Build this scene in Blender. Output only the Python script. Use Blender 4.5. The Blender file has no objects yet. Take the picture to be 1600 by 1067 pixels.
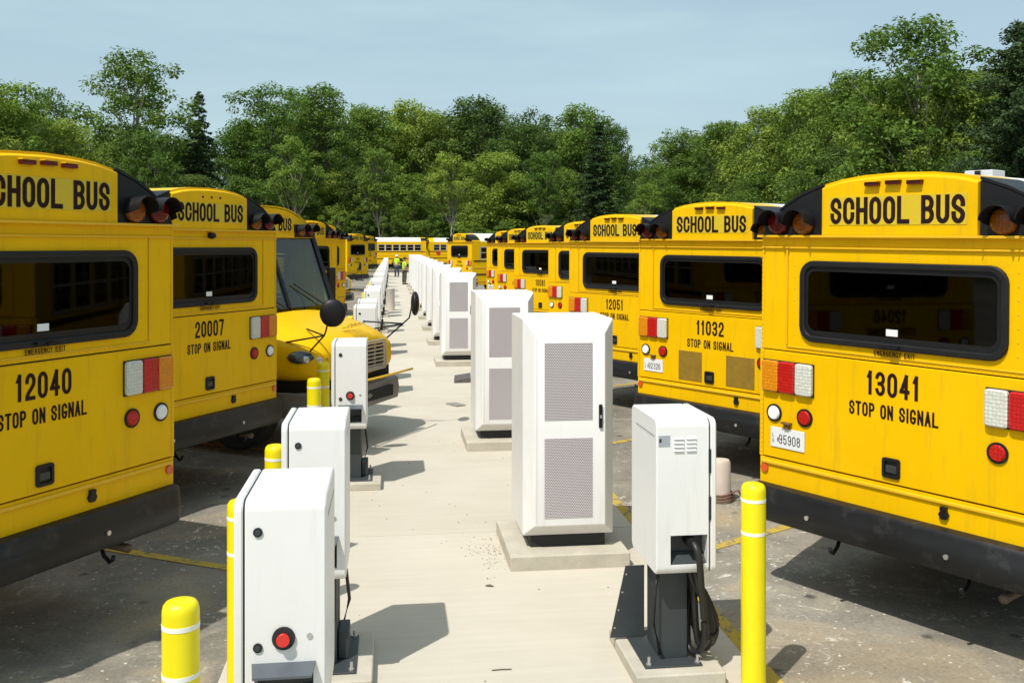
import bpy, bmesh, math, random
import numpy as np
from mathutils import Vector, Matrix
random.seed(7); rng = np.random.default_rng(7)
R = math.radians
scene = bpy.context.scene
COL = scene.collection

# ------------------------------------------------------------------ camera, sky, sun, exposure
F = 1500.0; PSI = math.atan(188/F); CH = 2.6; Y0 = 383.0
cam_d = bpy.data.cameras.new("camera"); cam = bpy.data.objects.new("camera", cam_d); COL.objects.link(cam)
cam.location = (0, 0, CH); cam.rotation_euler = (R(90), 0, -PSI)
cam_d.sensor_width = 36; cam_d.lens = F/1600*36; cam_d.shift_y = -(533.5-Y0)/1600
cam_d.clip_end = 3000; cam_d.clip_start = 0.05
scene.camera = cam

SUN_AZ, SUN_EL = R(222), R(58)          # compass azimuth of the sun (from +Y towards +X)
world = bpy.data.worlds.new("World"); scene.world = world; world.use_nodes = True
nt = world.node_tree; bg = nt.nodes["Background"]
sky = nt.nodes.new("ShaderNodeTexSky"); sky.sky_type = 'NISHITA'; sky.sun_disc = False
sky.sun_elevation = SUN_EL; sky.sun_rotation = SUN_AZ
sky.air_density = 1.0; sky.dust_density = 2.5; sky.ozone_density = 1.0; sky.altitude = 50
# thin high cloud veil mixed into the sky
tc = nt.nodes.new("ShaderNodeTexCoord"); mp = nt.nodes.new("ShaderNodeMapping"); mp.inputs['Scale'].default_value = (1.2, 1.2, 7)
cn = nt.nodes.new("ShaderNodeTexNoise"); cn.inputs['Scale'].default_value = 1.7; cn.inputs['Detail'].default_value = 6; cn.inputs['Roughness'].default_value = .55
cr = nt.nodes.new("ShaderNodeMapRange"); cr.inputs[1].default_value = .42; cr.inputs[2].default_value = .75; cr.inputs[3].default_value = .52; cr.inputs[4].default_value = .92
mx = nt.nodes.new("ShaderNodeMixRGB"); mx.inputs[2].default_value = (3.98, 5.35, 5.72, 1)
nt.links.new(tc.outputs['Generated'], mp.inputs[0]); nt.links.new(mp.outputs[0], cn.inputs[0]); nt.links.new(cn.outputs[0], cr.inputs[0])
nt.links.new(cr.outputs[0], mx.inputs[0]); nt.links.new(sky.outputs[0], mx.inputs[1]); nt.links.new(mx.outputs[0], bg.inputs[0])
bg.inputs[1].default_value = 0.1
sun_d = bpy.data.lights.new("sun", 'SUN'); sun_d.energy = 3.25; sun_d.angle = R(.5); sun_d.color = (1, .955, .88)
sun = bpy.data.objects.new("sun", sun_d); COL.objects.link(sun)
sdir = Vector((math.sin(SUN_AZ)*math.cos(SUN_EL), math.cos(SUN_AZ)*math.cos(SUN_EL), math.sin(SUN_EL)))
sun.rotation_euler = sdir.to_track_quat('Z', 'Y').to_euler(); sun.location = sdir*60
vs = scene.view_settings; vs.view_transform = 'Standard'; vs.look = 'None'; vs.exposure = 0.5; vs.gamma = 1; vs.use_curve_mapping = False

# ------------------------------------------------------------------ materials
MATS = {}
def mat(name, col, rough=.5, metal=0, spec=.5, noise=0, nscale=8, bump=0, bscale=60, coat=0, streak=None, emit=None, dirt=None):
    if name in MATS: return MATS[name]
    m = bpy.data.materials.new(name); m.use_nodes = True; t = m.node_tree; b = t.nodes['Principled BSDF']
    b.inputs['Base Color'].default_value = (*col, 1); b.inputs['Roughness'].default_value = rough
    b.inputs['Metallic'].default_value = metal; b.inputs['Specular IOR Level'].default_value = spec
    if coat: b.inputs['Coat Weight'].default_value = coat; b.inputs['Coat Roughness'].default_value = .12
    if noise or bump or dirt:
        co = t.nodes.new("ShaderNodeTexCoord")
    if noise:
        n = t.nodes.new("ShaderNodeTexNoise"); n.inputs['Scale'].default_value = nscale; n.inputs['Detail'].default_value = 7; n.inputs['Roughness'].default_value = .62
        t.links.new(co.outputs['Object'], n.inputs['Vector'])
        r = t.nodes.new("ShaderNodeMapRange"); r.inputs[1].default_value = .3; r.inputs[2].default_value = .7; r.inputs[3].default_value = 1-noise; r.inputs[4].default_value = 1+noise*.5
        t.links.new(n.outputs[0], r.inputs[0])
        mu = t.nodes.new("ShaderNodeMixRGB"); mu.blend_type = 'MULTIPLY'; mu.inputs[0].default_value = 1; mu.inputs[1].default_value = (*col, 1)
        t.links.new(r.outputs[0], mu.inputs[2]); out = mu.outputs[0]
        if dirt:
            n2 = t.nodes.new("ShaderNodeTexNoise"); n2.inputs['Scale'].default_value = dirt[1]; n2.inputs['Detail'].default_value = 8; n2.inputs['Roughness'].default_value = .7
            t.links.new(co.outputs['Object'], n2.inputs['Vector'])
            r2 = t.nodes.new("ShaderNodeMapRange"); r2.inputs[1].default_value = dirt[2]; r2.inputs[2].default_value = dirt[2]+.18; r2.inputs[4].default_value = dirt[3]
            t.links.new(n2.outputs[0], r2.inputs[0])
            m2 = t.nodes.new("ShaderNodeMixRGB"); m2.inputs[2].default_value = (*dirt[0], 1)
            t.links.new(r2.outputs[0], m2.inputs[0]); t.links.new(out, m2.inputs[1]); out = m2.outputs[0]
        if streak:
            ms = t.nodes.new("ShaderNodeMapping"); ms.inputs['Scale'].default_value = (9, 9, .9); t.links.new(co.outputs['Object'], ms.inputs[0])
            n4 = t.nodes.new("ShaderNodeTexNoise"); n4.inputs['Scale'].default_value = 1.4; n4.inputs['Detail'].default_value = 7; n4.inputs['Roughness'].default_value = .65; t.links.new(ms.outputs[0], n4.inputs['Vector'])
            r4 = t.nodes.new("ShaderNodeMapRange"); r4.inputs[1].default_value = .54; r4.inputs[2].default_value = .78; r4.inputs[4].default_value = streak[1]; t.links.new(n4.outputs[0], r4.inputs[0])
            m4 = t.nodes.new("ShaderNodeMixRGB"); m4.inputs[2].default_value = (*streak[0], 1); t.links.new(r4.outputs[0], m4.inputs[0]); t.links.new(out, m4.inputs[1]); out = m4.outputs[0]
        t.links.new(out, b.inputs['Base Color'])
        rr = t.nodes.new("ShaderNodeMapRange"); rr.inputs[3].default_value = max(.03, rough-.08); rr.inputs[4].default_value = min(1, rough+.12)
        t.links.new(n.outputs[0], rr.inputs[0]); t.links.new(rr.outputs[0], b.inputs['Roughness'])
    if bump:
        n3 = t.nodes.new("ShaderNodeTexNoise"); n3.inputs['Scale'].default_value = bscale; n3.inputs['Detail'].default_value = 4
        t.links.new(co.outputs['Object'], n3.inputs['Vector'])
        bp = t.nodes.new("ShaderNodeBump"); bp.inputs['Strength'].default_value = bump; bp.inputs['Distance'].default_value = .02
        t.links.new(n3.outputs[0], bp.inputs['Height']); t.links.new(bp.outputs[0], b.inputs['Normal'])
    if emit: b.inputs['Emission Color'].default_value = (*emit[0], 1); b.inputs['Emission Strength'].default_value = emit[1]
    MATS[name] = m; return m

YEL = mat('bus_yellow', (.80, .462, .0), .38, spec=.14, noise=.08, nscale=1.6, bump=.04, bscale=2.2, dirt=((.42, .27, .03), 3.5, .60, .3), streak=((.40, .24, .02), .45))
YEL2 = mat('bus_yellow_trim', (.74, .43, .005), .4, noise=.06, nscale=3)
SEAM = mat('panel_gap', (.07, .03, .012), .8)
WHITE_ROOF = mat('white_roof_paint', (.76, .75, .70), .45, noise=.08, nscale=2)
BLACK = mat('black_trim', (.008, .008, .009), .45, spec=.3, noise=.2, nscale=5)
RUBBER = mat('black_rubber', (.010, .010, .011), .5, spec=.3, noise=.3, nscale=8)
BUMP = mat('bumper_steel_black', (.009, .0095, .011), .42, spec=.35, noise=.35, nscale=2.5, dirt=((.05, .046, .042), 7, .55, .6), bump=.05, bscale=4)
UNDER = mat('underbody', (.012, .012, .012), .9)
TYRE = mat('tyre_rubber', (.02, .02, .02), .8, bump=.2, bscale=40)
RIM = mat('wheel_rim_grey', (.35, .34, .32), .5, noise=.2)
LETTER = mat('black_lettering', (.018, .004, .003), .65, spec=.2)
SIGN = mat('retroreflective_yellow', (.62, .44, .012), .5, noise=.05, nscale=30)
FRAMEW = mat('window_frame_grey', (.45, .43, .38), .5)
CHROME = mat('chrome', (.55, .56, .58), .3, metal=.75)
SEATM = mat('seat_vinyl', (.05, .035, .03), .6)
PLATE = mat('plate_white', (.72, .73, .74), .4)
STICK = mat('white_sticker', (.78, .78, .78), .5)
INK = mat('plate_ink', (.03, .03, .035), .6)
WHITE = mat('white_powder_coat', (.735, .73, .715), .38, noise=.03, nscale=2.5, bump=.02, bscale=180, dirt=((.55, .52, .46), 6, .62, .25), streak=((.52, .49, .43), .35))
GAP = mat('dark_gap', (.015, .016, .018), .7)
GRAPH = mat('graphite_powder_coat', (.035, .042, .046), .5, noise=.15, nscale=4, bump=.03, bscale=200)
HOLST = mat('holster_plastic', (.03, .033, .037), .45)
ESTOP = mat('emergency_stop_red', (.62, .02, .012), .35, coat=.3)
GREENL = mat('green_mark', (.12, .62, .22), .5)
GREYL = mat('grey_label', (.34, .37, .41), .5, noise=.1, nscale=30)
CABLE = mat('cable_rubber', (.014, .013, .013), .45, noise=.3, nscale=20)
STEEL = mat('galvanised_steel', (.55, .55, .54), .35, metal=.8)
BOLLY = mat('bollard_sleeve_yellow', (.80, .67, .0), .38, noise=.05, nscale=6, dirt=((.40, .34, .05), 11, .60, .4), streak=((.45, .38, .03), .4))
BOLLW = mat('bollard_white_band', (.80, .80, .74), .4)
PAD = mat('pad_concrete', (.48, .44, .36), .85, noise=.15, nscale=5, bump=.15, bscale=60, dirt=((.33, .29, .23), 4, .58, .5))
VEST = mat('hi_vis_vest', (.50, .80, .03), .7, noise=.1, nscale=9)
DENIM = mat('denim', (.05, .065, .10), .8, noise=.2)
KHAKI = mat('brown_trousers', (.09, .075, .055), .8, noise=.2)
SKIN = mat('skin', (.45, .26, .18), .5)
HATW = mat('helmet_white', (.75, .75, .73), .35)
HATK = mat('cap_dark', (.03, .03, .035), .7)
BOOT = mat('boots', (.03, .022, .016), .7)
PINKP = mat('pale_plastic_pipe', (.58, .50, .44), .55, noise=.08)
TUBEB = mat('beige_fibre_tube', (.52, .48, .42), .8, noise=.1)
ORANGE_R = mat('reflector_orange_red', (.62, .09, .01), .3, coat=.4)

def glass_mat(name, tint, refl=1.0, f0=.022):
    m = bpy.data.materials.new(name); m.use_nodes = True; t = m.node_tree; t.nodes.clear()
    o = t.nodes.new("ShaderNodeOutputMaterial"); tr = t.nodes.new("ShaderNodeBsdfTransparent"); tr.inputs[0].default_value = (*tint, 1)
    g = t.nodes.new("ShaderNodeBsdfGlossy"); g.inputs['Roughness'].default_value = .03; g.inputs[0].default_value = (refl, refl, refl, 1)
    fr = t.nodes.new("ShaderNodeLayerWeight"); fr.inputs[0].default_value = .5
    pw = t.nodes.new("ShaderNodeMath"); pw.operation = 'POWER'; pw.inputs[1].default_value = 5; t.links.new(fr.outputs['Facing'], pw.inputs[0])
    mm = t.nodes.new("ShaderNodeMath"); mm.operation = 'MULTIPLY_ADD'; mm.inputs[1].default_value = .93; mm.inputs[2].default_value = f0
    mix = t.nodes.new("ShaderNodeMixShader"); t.links.new(pw.outputs[0], mm.inputs[0]); t.links.new(mm.outputs[0], mix.inputs[0])
    t.links.new(tr.outputs[0], mix.inputs[1]); t.links.new(g.outputs[0], mix.inputs[2]); t.links.new(mix.outputs[0], o.inputs[0])
    return m
GLASS = glass_mat('tinted_glass', (.09, .095, .095))
GLASS_W = glass_mat('windscreen_glass', (.42, .62, .66), f0=.085)
GLASS_S = glass_mat('side_glass', (.38, .40, .40))

def lens_mat(name, col):
    m = bpy.data.materials.new(name); m.use_nodes = True; t = m.node_tree; b = t.nodes['Principled BSDF']
    b.inputs['Roughness'].default_value = .22; b.inputs['Coat Weight'].default_value = .15; b.inputs['Specular IOR Level'].default_value = .3
    co = t.nodes.new("ShaderNodeTexCoord"); v = t.nodes.new("ShaderNodeTexVoronoi"); v.inputs['Scale'].default_value = 42; v.inputs['Randomness'].default_value = .25
    t.links.new(co.outputs['Object'], v.inputs['Vector'])
    r = t.nodes.new("ShaderNodeMapRange"); r.inputs[1].default_value = 0; r.inputs[2].default_value = .7; r.inputs[3].default_value = 1.1; r.inputs[4].default_value = .72
    t.links.new(v.outputs['Distance'], r.inputs[0])
    mu = t.nodes.new("ShaderNodeMixRGB"); mu.blend_type = 'MULTIPLY'; mu.inputs[0].default_value = 1; mu.inputs[1].default_value = (*col, 1)
    t.links.new(r.outputs[0], mu.inputs[2]); t.links.new(mu.outputs[0], b.inputs['Base Color'])
    bp = t.nodes.new("ShaderNodeBump"); bp.inputs['Strength'].default_value = .5; bp.inputs['Distance'].default_value = .01; bp.invert = True
    t.links.new(v.outputs['Distance'], bp.inputs['Height']); t.links.new(bp.outputs[0], b.inputs['Normal'])
    return m
L_RED = lens_mat('lens_red', (.55, .012, .01)); L_AMB = lens_mat('lens_amber', (.78, .27, .006)); L_WHT = lens_mat('lens_white', (.70, .70, .62))
L_DRED = lens_mat('lens_dark_red', (.13, .003, .003)); L_DAMB = lens_mat('lens_dark_amber', (.26, .07, .003))

def perf_mat():
    m = bpy.data.materials.new('perforated_steel'); m.use_nodes = True; t = m.node_tree; b = t.nodes['Principled BSDF']; b.inputs['Roughness'].default_value = .45
    co = t.nodes.new("ShaderNodeTexCoord"); sx = t.nodes.new("ShaderNodeSeparateXYZ"); t.links.new(co.outputs['Object'], sx.inputs[0])
    def M(op, a, bb=None, c=None):
        n = t.nodes.new("ShaderNodeMath"); n.operation = op
        for i, v in enumerate((a, bb, c)):
            if v is None: continue
            if isinstance(v, (int, float)): n.inputs[i].default_value = v
            else: t.links.new(v, n.inputs[i])
        return n.outputs[0]
    P = .0145; PZ = P*.866
    row = M('FLOOR', M('DIVIDE', sx.outputs[2], PZ)); odd = M('MODULO', M('ADD', row, 10000), 2)
    fx = M('SUBTRACT', M('FRACT', M('ADD', M('DIVIDE', sx.outputs[0], P), M('MULTIPLY', odd, .5))), .5)
    fz = M('MULTIPLY', M('SUBTRACT', M('FRACT', M('DIVIDE', sx.outputs[2], PZ)), .5), .866)
    d = M('SQRT', M('ADD', M('MULTIPLY', fx, fx), M('MULTIPLY', fz, fz)))
    hole = M('LESS_THAN', d, .36)
    mx = t.nodes.new("ShaderNodeMixRGB"); mx.inputs[1].default_value = (.66, .625, .64, 1); mx.inputs[2].default_value = (.11, .088, .098, 1)
    t.links.new(hole, mx.inputs[0]); t.links.new(mx.outputs[0], b.inputs['Base Color'])
    return m
PERF = perf_mat()

def ground_mat(name, kind):
    m = bpy.data.materials.new(name); m.use_nodes = True; t = m.node_tree; b = t.nodes['Principled BSDF']
    b.inputs['Roughness'].default_value = .9; b.inputs['Specular IOR Level'].default_value = .25
    co = t.nodes.new("ShaderNodeTexCoord"); P = co.outputs['Object']
    def noise(s, d=6, r=.6, vec=P, dist=0):
        n = t.nodes.new("ShaderNodeTexNoise"); n.inputs['Scale'].default_value = s; n.inputs['Detail'].default_value = d; n.inputs['Roughness'].default_value = r; n.inputs['Distortion'].default_value = dist
        t.links.new(vec, n.inputs['Vector']); return n.outputs[0]
    def ramp(v, a, bb, c=0, d=1):
        r = t.nodes.new("ShaderNodeMapRange"); r.inputs[1].default_value = a; r.inputs[2].default_value = bb; r.inputs[3].default_value = c; r.inputs[4].default_value = d
        t.links.new(v, r.inputs[0]); return r.outputs[0]
    def mixc(f, a, c):
        x = t.nodes.new("ShaderNodeMixRGB")
        if isinstance(f, (int, float)): x.inputs[0].default_value = f
        else: t.links.new(f, x.inputs[0])
        for i, v in ((1, a), (2, c)):
            if isinstance(v, tuple): x.inputs[i].default_value = (*v, 1)
            else: t.links.new(v, x.inputs[i])
        return x.outputs[0]
    def mul(a, c):
        x = t.nodes.new("ShaderNodeMath"); x.operation = 'MULTIPLY'; t.links.new(a, x.inputs[0])
        if isinstance(c, (int, float)): x.inputs[1].default_value = c
        else: t.links.new(c, x.inputs[1])
        return x.outputs[0]
    if kind == 'asphalt':
        c = mixc(ramp(noise(.5, 8, .7), .38, .64), (.17, .155, .128), (.33, .30, .245))
        c = mixc(ramp(noise(1.7, 6, .6), .47, .75, 0, .55), c, (.095, .089, .08))
        c = mixc(ramp(noise(.55, 5, .5, dist=1.2), .54, .68, 0, .55), c, (.45, .35, .20))
        c = mixc(ramp(noise(.16, 6, .6, dist=.8), .46, .62, 0, .6), c, (.115, .11, .10))
        c = mixc(ramp(noise(.9, 7, .7, dist=1.5), .56, .66, 0, .45), c, (.40, .355, .27))
        sp = noise(34, 6, .8); c = mixc(ramp(sp, .56, .68, 0, .7), c, (.50, .465, .39)); c = mixc(ramp(sp, .45, .35, 0, .75), c, (.10, .092, .078))
        # pale crumbs and scuffed lime patches
        v = t.nodes.new("ShaderNodeTexVoronoi"); v.inputs['Scale'].default_value = 13; t.links.new(P, v.inputs['Vector'])
        c = mixc(mul(ramp(v.outputs['Distance'], .16, .08), ramp(noise(2.2, 4), .46, .54)), c, (.66, .63, .57))
        c = mixc(mul(ramp(noise(5, 8, .75, dist=2), .57, .63), ramp(noise(.45, 3), .50, .60)), c, (.68, .64, .56))
        # long scratches
        mp2 = t.nodes.new("ShaderNodeMapping"); mp2.inputs['Rotation'].default_value = (0, 0, 1.05); mp2.inputs['Scale'].default_value = (.7, 26, 1); t.links.new(P, mp2.inputs[0])
        c = mixc(mul(ramp(noise(1.3, 4, .55, mp2.outputs[0], .4), .69, .73), ramp(noise(.9, 3), .5, .6)), c, (.58, .54, .46))
        # oil drips
        v2 = t.nodes.new("ShaderNodeTexVoronoi"); v2.inputs['Scale'].default_value = 2.6; t.links.new(P, v2.inputs['Vector'])
        c = mixc(mul(ramp(v2.outputs['Distance'], .16, .07), ramp(noise(.8, 2), .50, .6)), c, (.03, .028, .027))
        h = sp; bs = .5
    elif kind == 'concrete':
        c = mixc(ramp(noise(.5, 6, .6), .35, .68), (.47, .428, .35), (.545, .503, .422))
        mp2 = t.nodes.new("ShaderNodeMapping"); mp2.inputs['Scale'].default_value = (.35, 9, 1); t.links.new(P, mp2.inputs[0])
        c = mixc(ramp(noise(1.6, 6, .6, mp2.outputs[0]), .45, .7, 0, .32), c, (.60, .555, .48))
        c = mixc(ramp(noise(1.1, 7, .7, dist=.6), .58, .72, 0, .4), c, (.42, .37, .29))
        c = mixc(ramp(noise(140, 2, .6), .62, .74, 0, .35), c, (.30, .27, .225))
        mp3 = t.nodes.new("ShaderNodeMapping"); mp3.inputs['Scale'].default_value = (3.5, 130, 1); t.links.new(P, mp3.inputs[0])
        h = noise(1.5, 3, .5, mp3.outputs[0]); bs = .12
    elif kind == 'paint':
        base = mixc(ramp(noise(4, 6), .3, .7), (.50, .36, .045), (.42, .31, .07))
        c = mixc(ramp(noise(9, 8, .75), .52, .60), base, (.17, .155, .13)); h = noise(80, 3); bs = .3
    else:
        c = mixc(ramp(noise(.6, 6), .35, .65), (.06, .075, .025), (.11, .10, .05)); h = noise(6, 4); bs = .6
    t.links.new(c, b.inputs['Base Color'])
    bp = t.nodes.new("ShaderNodeBump"); bp.inputs['Strength'].default_value = bs; bp.inputs['Distance'].default_value = .01
    t.links.new(h, bp.inputs['Height']); t.links.new(bp.outputs[0], b.inputs['Normal'])
    return m
ASPH = ground_mat('old_asphalt', 'asphalt'); CONC = ground_mat('brushed_concrete', 'concrete'); PAINT = ground_mat('worn_yellow_paint', 'paint'); GRASSM = ground_mat('rough_grass', 'grass')

def leaf_mat(name, dark, light, tr=.42):
    m = bpy.data.materials.new(name); m.use_nodes = True; t = m.node_tree; t.nodes.clear()
    o = t.nodes.new("ShaderNodeOutputMaterial"); a = t.nodes.new("ShaderNodeAttribute"); a.attribute_name = 'tone'
    oi = t.nodes.new("ShaderNodeObjectInfo")
    mx = t.nodes.new("ShaderNodeMixRGB"); mx.inputs[1].default_value = (*dark, 1); mx.inputs[2].default_value = (*light, 1)
    t.links.new(a.outputs['Fac'], mx.inputs[0])
    hs = t.nodes.new("ShaderNodeHueSaturation")
    r = t.nodes.new("ShaderNodeMapRange"); r.inputs[3].default_value = .485; r.inputs[4].default_value = .515; t.links.new(oi.outputs['Random'], r.inputs[0]); t.links.new(r.outputs[0], hs.inputs['Hue'])
    r2 = t.nodes.new("ShaderNodeMapRange"); r2.inputs[3].default_value = 1.15; r2.inputs[4].default_value = .8; t.links.new(oi.outputs['Random'], r2.inputs[0]); t.links.new(r2.outputs[0], hs.inputs['Value'])
    t.links.new(mx.outputs[0], hs.inputs['Color'])
    d = t.nodes.new("ShaderNodeBsdfDiffuse"); tl = t.nodes.new("ShaderNodeBsdfTranslucent"); gl = t.nodes.new("ShaderNodeBsdfGlossy"); gl.inputs['Roughness'].default_value = .5
    t.links.new(hs.outputs[0], d.inputs[0]); t.links.new(hs.outputs[0], tl.inputs[0])
    m1 = t.nodes.new("ShaderNodeMixShader"); m1.inputs[0].default_value = tr; t.links.new(d.outputs[0], m1.inputs[1]); t.links.new(tl.outputs[0], m1.inputs[2])
    m2 = t.nodes.new("ShaderNodeMixShader"); m2.inputs[0].default_value = .012; t.links.new(m1.outputs[0], m2.inputs[1]); t.links.new(gl.outputs[0], m2.inputs[2])
    t.links.new(m2.outputs[0], o.inputs[0]); return m
LEAF_MID = leaf_mat('leaves_mid_green', (.075, .128, .022), (.235, .355, .06))
LEAF_LIGHT = leaf_mat('leaves_light_green', (.12, .19, .03), (.33, .45, .07))
LEAF_DARK = leaf_mat('leaves_dark_green', (.055, .095, .022), (.165, .255, .052))
LEAF_FIR = leaf_mat('needles_dark', (.02, .045, .017), (.07, .125, .042), .15)
BARK = mat('grey_bark', (.13, .11, .09), .9, noise=.35, nscale=3, bump=.5, bscale=12)
BARK_P = mat('pale_bark', (.36, .33, .27), .9, noise=.35, nscale=2, bump=.4, bscale=12)

# ------------------------------------------------------------------ mesh helpers
class MB:
    def __init__(s): s.v = []; s.f = []; s.m = []; s.k = 0
    def mat(s, i): s.k = i; return s
    def add(s, vs, fs):
        o = len(s.v); s.v += [tuple(p) for p in vs]; s.f += [tuple(o+i for i in f) for f in fs]; s.m += [s.k]*len(fs); return s
    def box(s, x0, x1, y0, y1, z0, z1):
        return s.add([(x0,y0,z0),(x1,y0,z0),(x1,y1,z0),(x0,y1,z0),(x0,y0,z1),(x1,y0,z1),(x1,y1,z1),(x0,y1,z1)],
                     [(0,3,2,1),(4,5,6,7),(0,1,5,4),(1,2,6,5),(2,3,7,6),(3,0,4,7)])
    def cyl(s, p0, p1, r0, r1=None, n=16, cap=True):
        p0 = Vector(p0); p1 = Vector(p1); r1 = r0 if r1 is None else r1
        q = (p1-p0).normalized().to_track_quat('Z', 'Y'); a = q @ Vector((1,0,0)); b = q @ Vector((0,1,0))
        vs = [p0+(a*math.cos(2*math.pi*i/n)+b*math.sin(2*math.pi*i/n))*r0 for i in range(n)] + [p1+(a*math.cos(2*math.pi*i/n)+b*math.sin(2*math.pi*i/n))*r1 for i in range(n)]
        fs = [(i,(i+1)%n,n+(i+1)%n,n+i) for i in range(n)]
        if cap: fs += [tuple(range(n-1,-1,-1)), tuple(range(n,2*n))]
        return s.add(vs, fs)
    def tube(s, pts, r, n=8, cap=True):
        pts = [Vector(p) for p in pts]; rs = r if isinstance(r, (list, tuple)) else [r]*len(pts); vs = []; up = Vector((.13,.21,.97)).normalized()
        for i, p in enumerate(pts):
            t = (pts[min(i+1,len(pts)-1)]-pts[max(i-1,0)]).normalized()
            a = t.cross(up)
            if a.length < 1e-3: a = t.cross(Vector((1,0,0)))
            a.normalize(); b = t.cross(a)
            vs += [p+(a*math.cos(2*math.pi*k/n)+b*math.sin(2*math.pi*k/n))*rs[i] for k in range(n)]
        fs = [(i*n+k, i*n+(k+1)%n, (i+1)*n+(k+1)%n, (i+1)*n+k) for i in range(len(pts)-1) for k in range(n)]
        if cap: fs += [tuple(range(n-1,-1,-1)), tuple((len(pts)-1)*n+k for k in range(n))]
        return s.add(vs, fs)
    def loft(s, loops, closed=True, cap=True):
        n = len(loops[0]); vs = [p for l in loops for p in l]; fs = []
        for i in range(len(loops)-1):
            for k in range(n if closed else n-1):
                fs.append((i*n+k, i*n+(k+1)%n, (i+1)*n+(k+1)%n, (i+1)*n+k))
        if cap: fs += [tuple(range(n-1,-1,-1)), tuple((len(loops)-1)*n+k for k in range(n))]
        return s.add(vs, fs)
    def ell(s, c, rx, ry, rz, nu=14, nv=9):
        loops = []
        for j in range(1, nv):
            t = math.pi*j/nv
            loops.append([(c[0]+rx*math.sin(t)*math.cos(2*math.pi*i/nu), c[1]+ry*math.sin(t)*math.sin(2*math.pi*i/nu), c[2]-rz*math.cos(t)) for i in range(nu)])
        return s.loft(loops)
    def build(s, name, mats, parent=None, smooth=False, bevel=0, seg=2, auto=None):
        me = bpy.data.meshes.new(name); me.from_pydata(s.v, [], s.f); me.validate()
        bm = bmesh.new(); bm.from_mesh(me); bmesh.ops.recalc_face_normals(bm, faces=bm.faces); bm.to_mesh(me); bm.free()
        mats = mats if isinstance(mats, (list, tuple)) else [mats]
        for m in mats: me.materials.append(m)
        if len(me.polygons) == len(s.m): me.polygons.foreach_set('material_index', s.m)
        if smooth: me.polygons.foreach_set('use_smooth', [True]*len(me.polygons))
        if smooth and auto is not None: me.set_sharp_from_angle(angle=R(auto))
        o = bpy.data.objects.new(name, me); COL.objects.link(o)
        if parent: o.parent = parent
        if bevel:
            b = o.modifiers.new('bevel', 'BEVEL'); b.width = bevel; b.segments = seg; b.limit_method = 'ANGLE'; b.angle_limit = R(40)
            me.polygons.foreach_set('use_smooth', [True]*len(me.polygons)); b.harden_normals = True
        return o

def empty(name, loc=(0,0,0), rz=0, label=None, cat=None, group=None):
    o = bpy.data.objects.new(name, None); COL.objects.link(o); o.location = loc; o.rotation_euler = (0,0,rz); o.empty_display_size = .2
    tag(o, label, cat, group); return o
def tag(o, label=None, cat=None, group=None, kind=None):
    if label: o['label'] = label
    if cat: o['category'] = cat
    if group: o['group'] = group
    if kind: o['kind'] = kind
    return o
KIDS = {}
def copy_tree(o, parent=None, skip=()):
    c = o.copy(); COL.objects.link(c); c.parent = parent
    if parent: c.matrix_parent_inverse = o.matrix_parent_inverse
    for ch in o.children:
        if ch.name.split('.')[0] not in skip: copy_tree(ch, c, skip)
    return c
def rrect(x0, x1, z0, z1, r, n=5):
    pts = []
    for cx, cz, a in ((x1-r, z1-r, 0), (x0+r, z1-r, 90), (x0+r, z0+r, 180), (x1-r, z0+r, 270)):
        for i in range(n+1):
            t = R(a+90*i/n); pts.append((cx+r*math.cos(t), cz+r*math.sin(t)))
    return pts
def rect_match(x0, x1, z0, z1, n=5):
    pts = []
    for c in ((x1, z1), (x0, z1), (x0, z0), (x1, z0)): pts += [c]*(n+1)
    return pts
def ring(mb, outer, inner, y0, y1):
    """frame between two XZ loops, from y0 (front) to y1"""
    n = len(outer); vs = []
    for y in (y0, y1):
        vs += [(p[0], y, p[1]) for p in outer]; vs += [(p[0], y, p[1]) for p in inner]
    fs = []
    for i in range(n):
        j = (i+1) % n
        fs += [(i, j, n+j, n+i), (2*n+i, 3*n+i, 3*n+j, 2*n+j), (i, 2*n+i, 2*n+j, j), (n+i, n+j, 3*n+j, 3*n+i)]
    # drop degenerate faces
    good = []
    for f in fs:
        u = []
        for k in f:
            if not any(vs[k] == vs[q] for q in u): u.append(k)
        if len(u) >= 3: good.append(tuple(u))
    return mb.add(vs, good)

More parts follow.
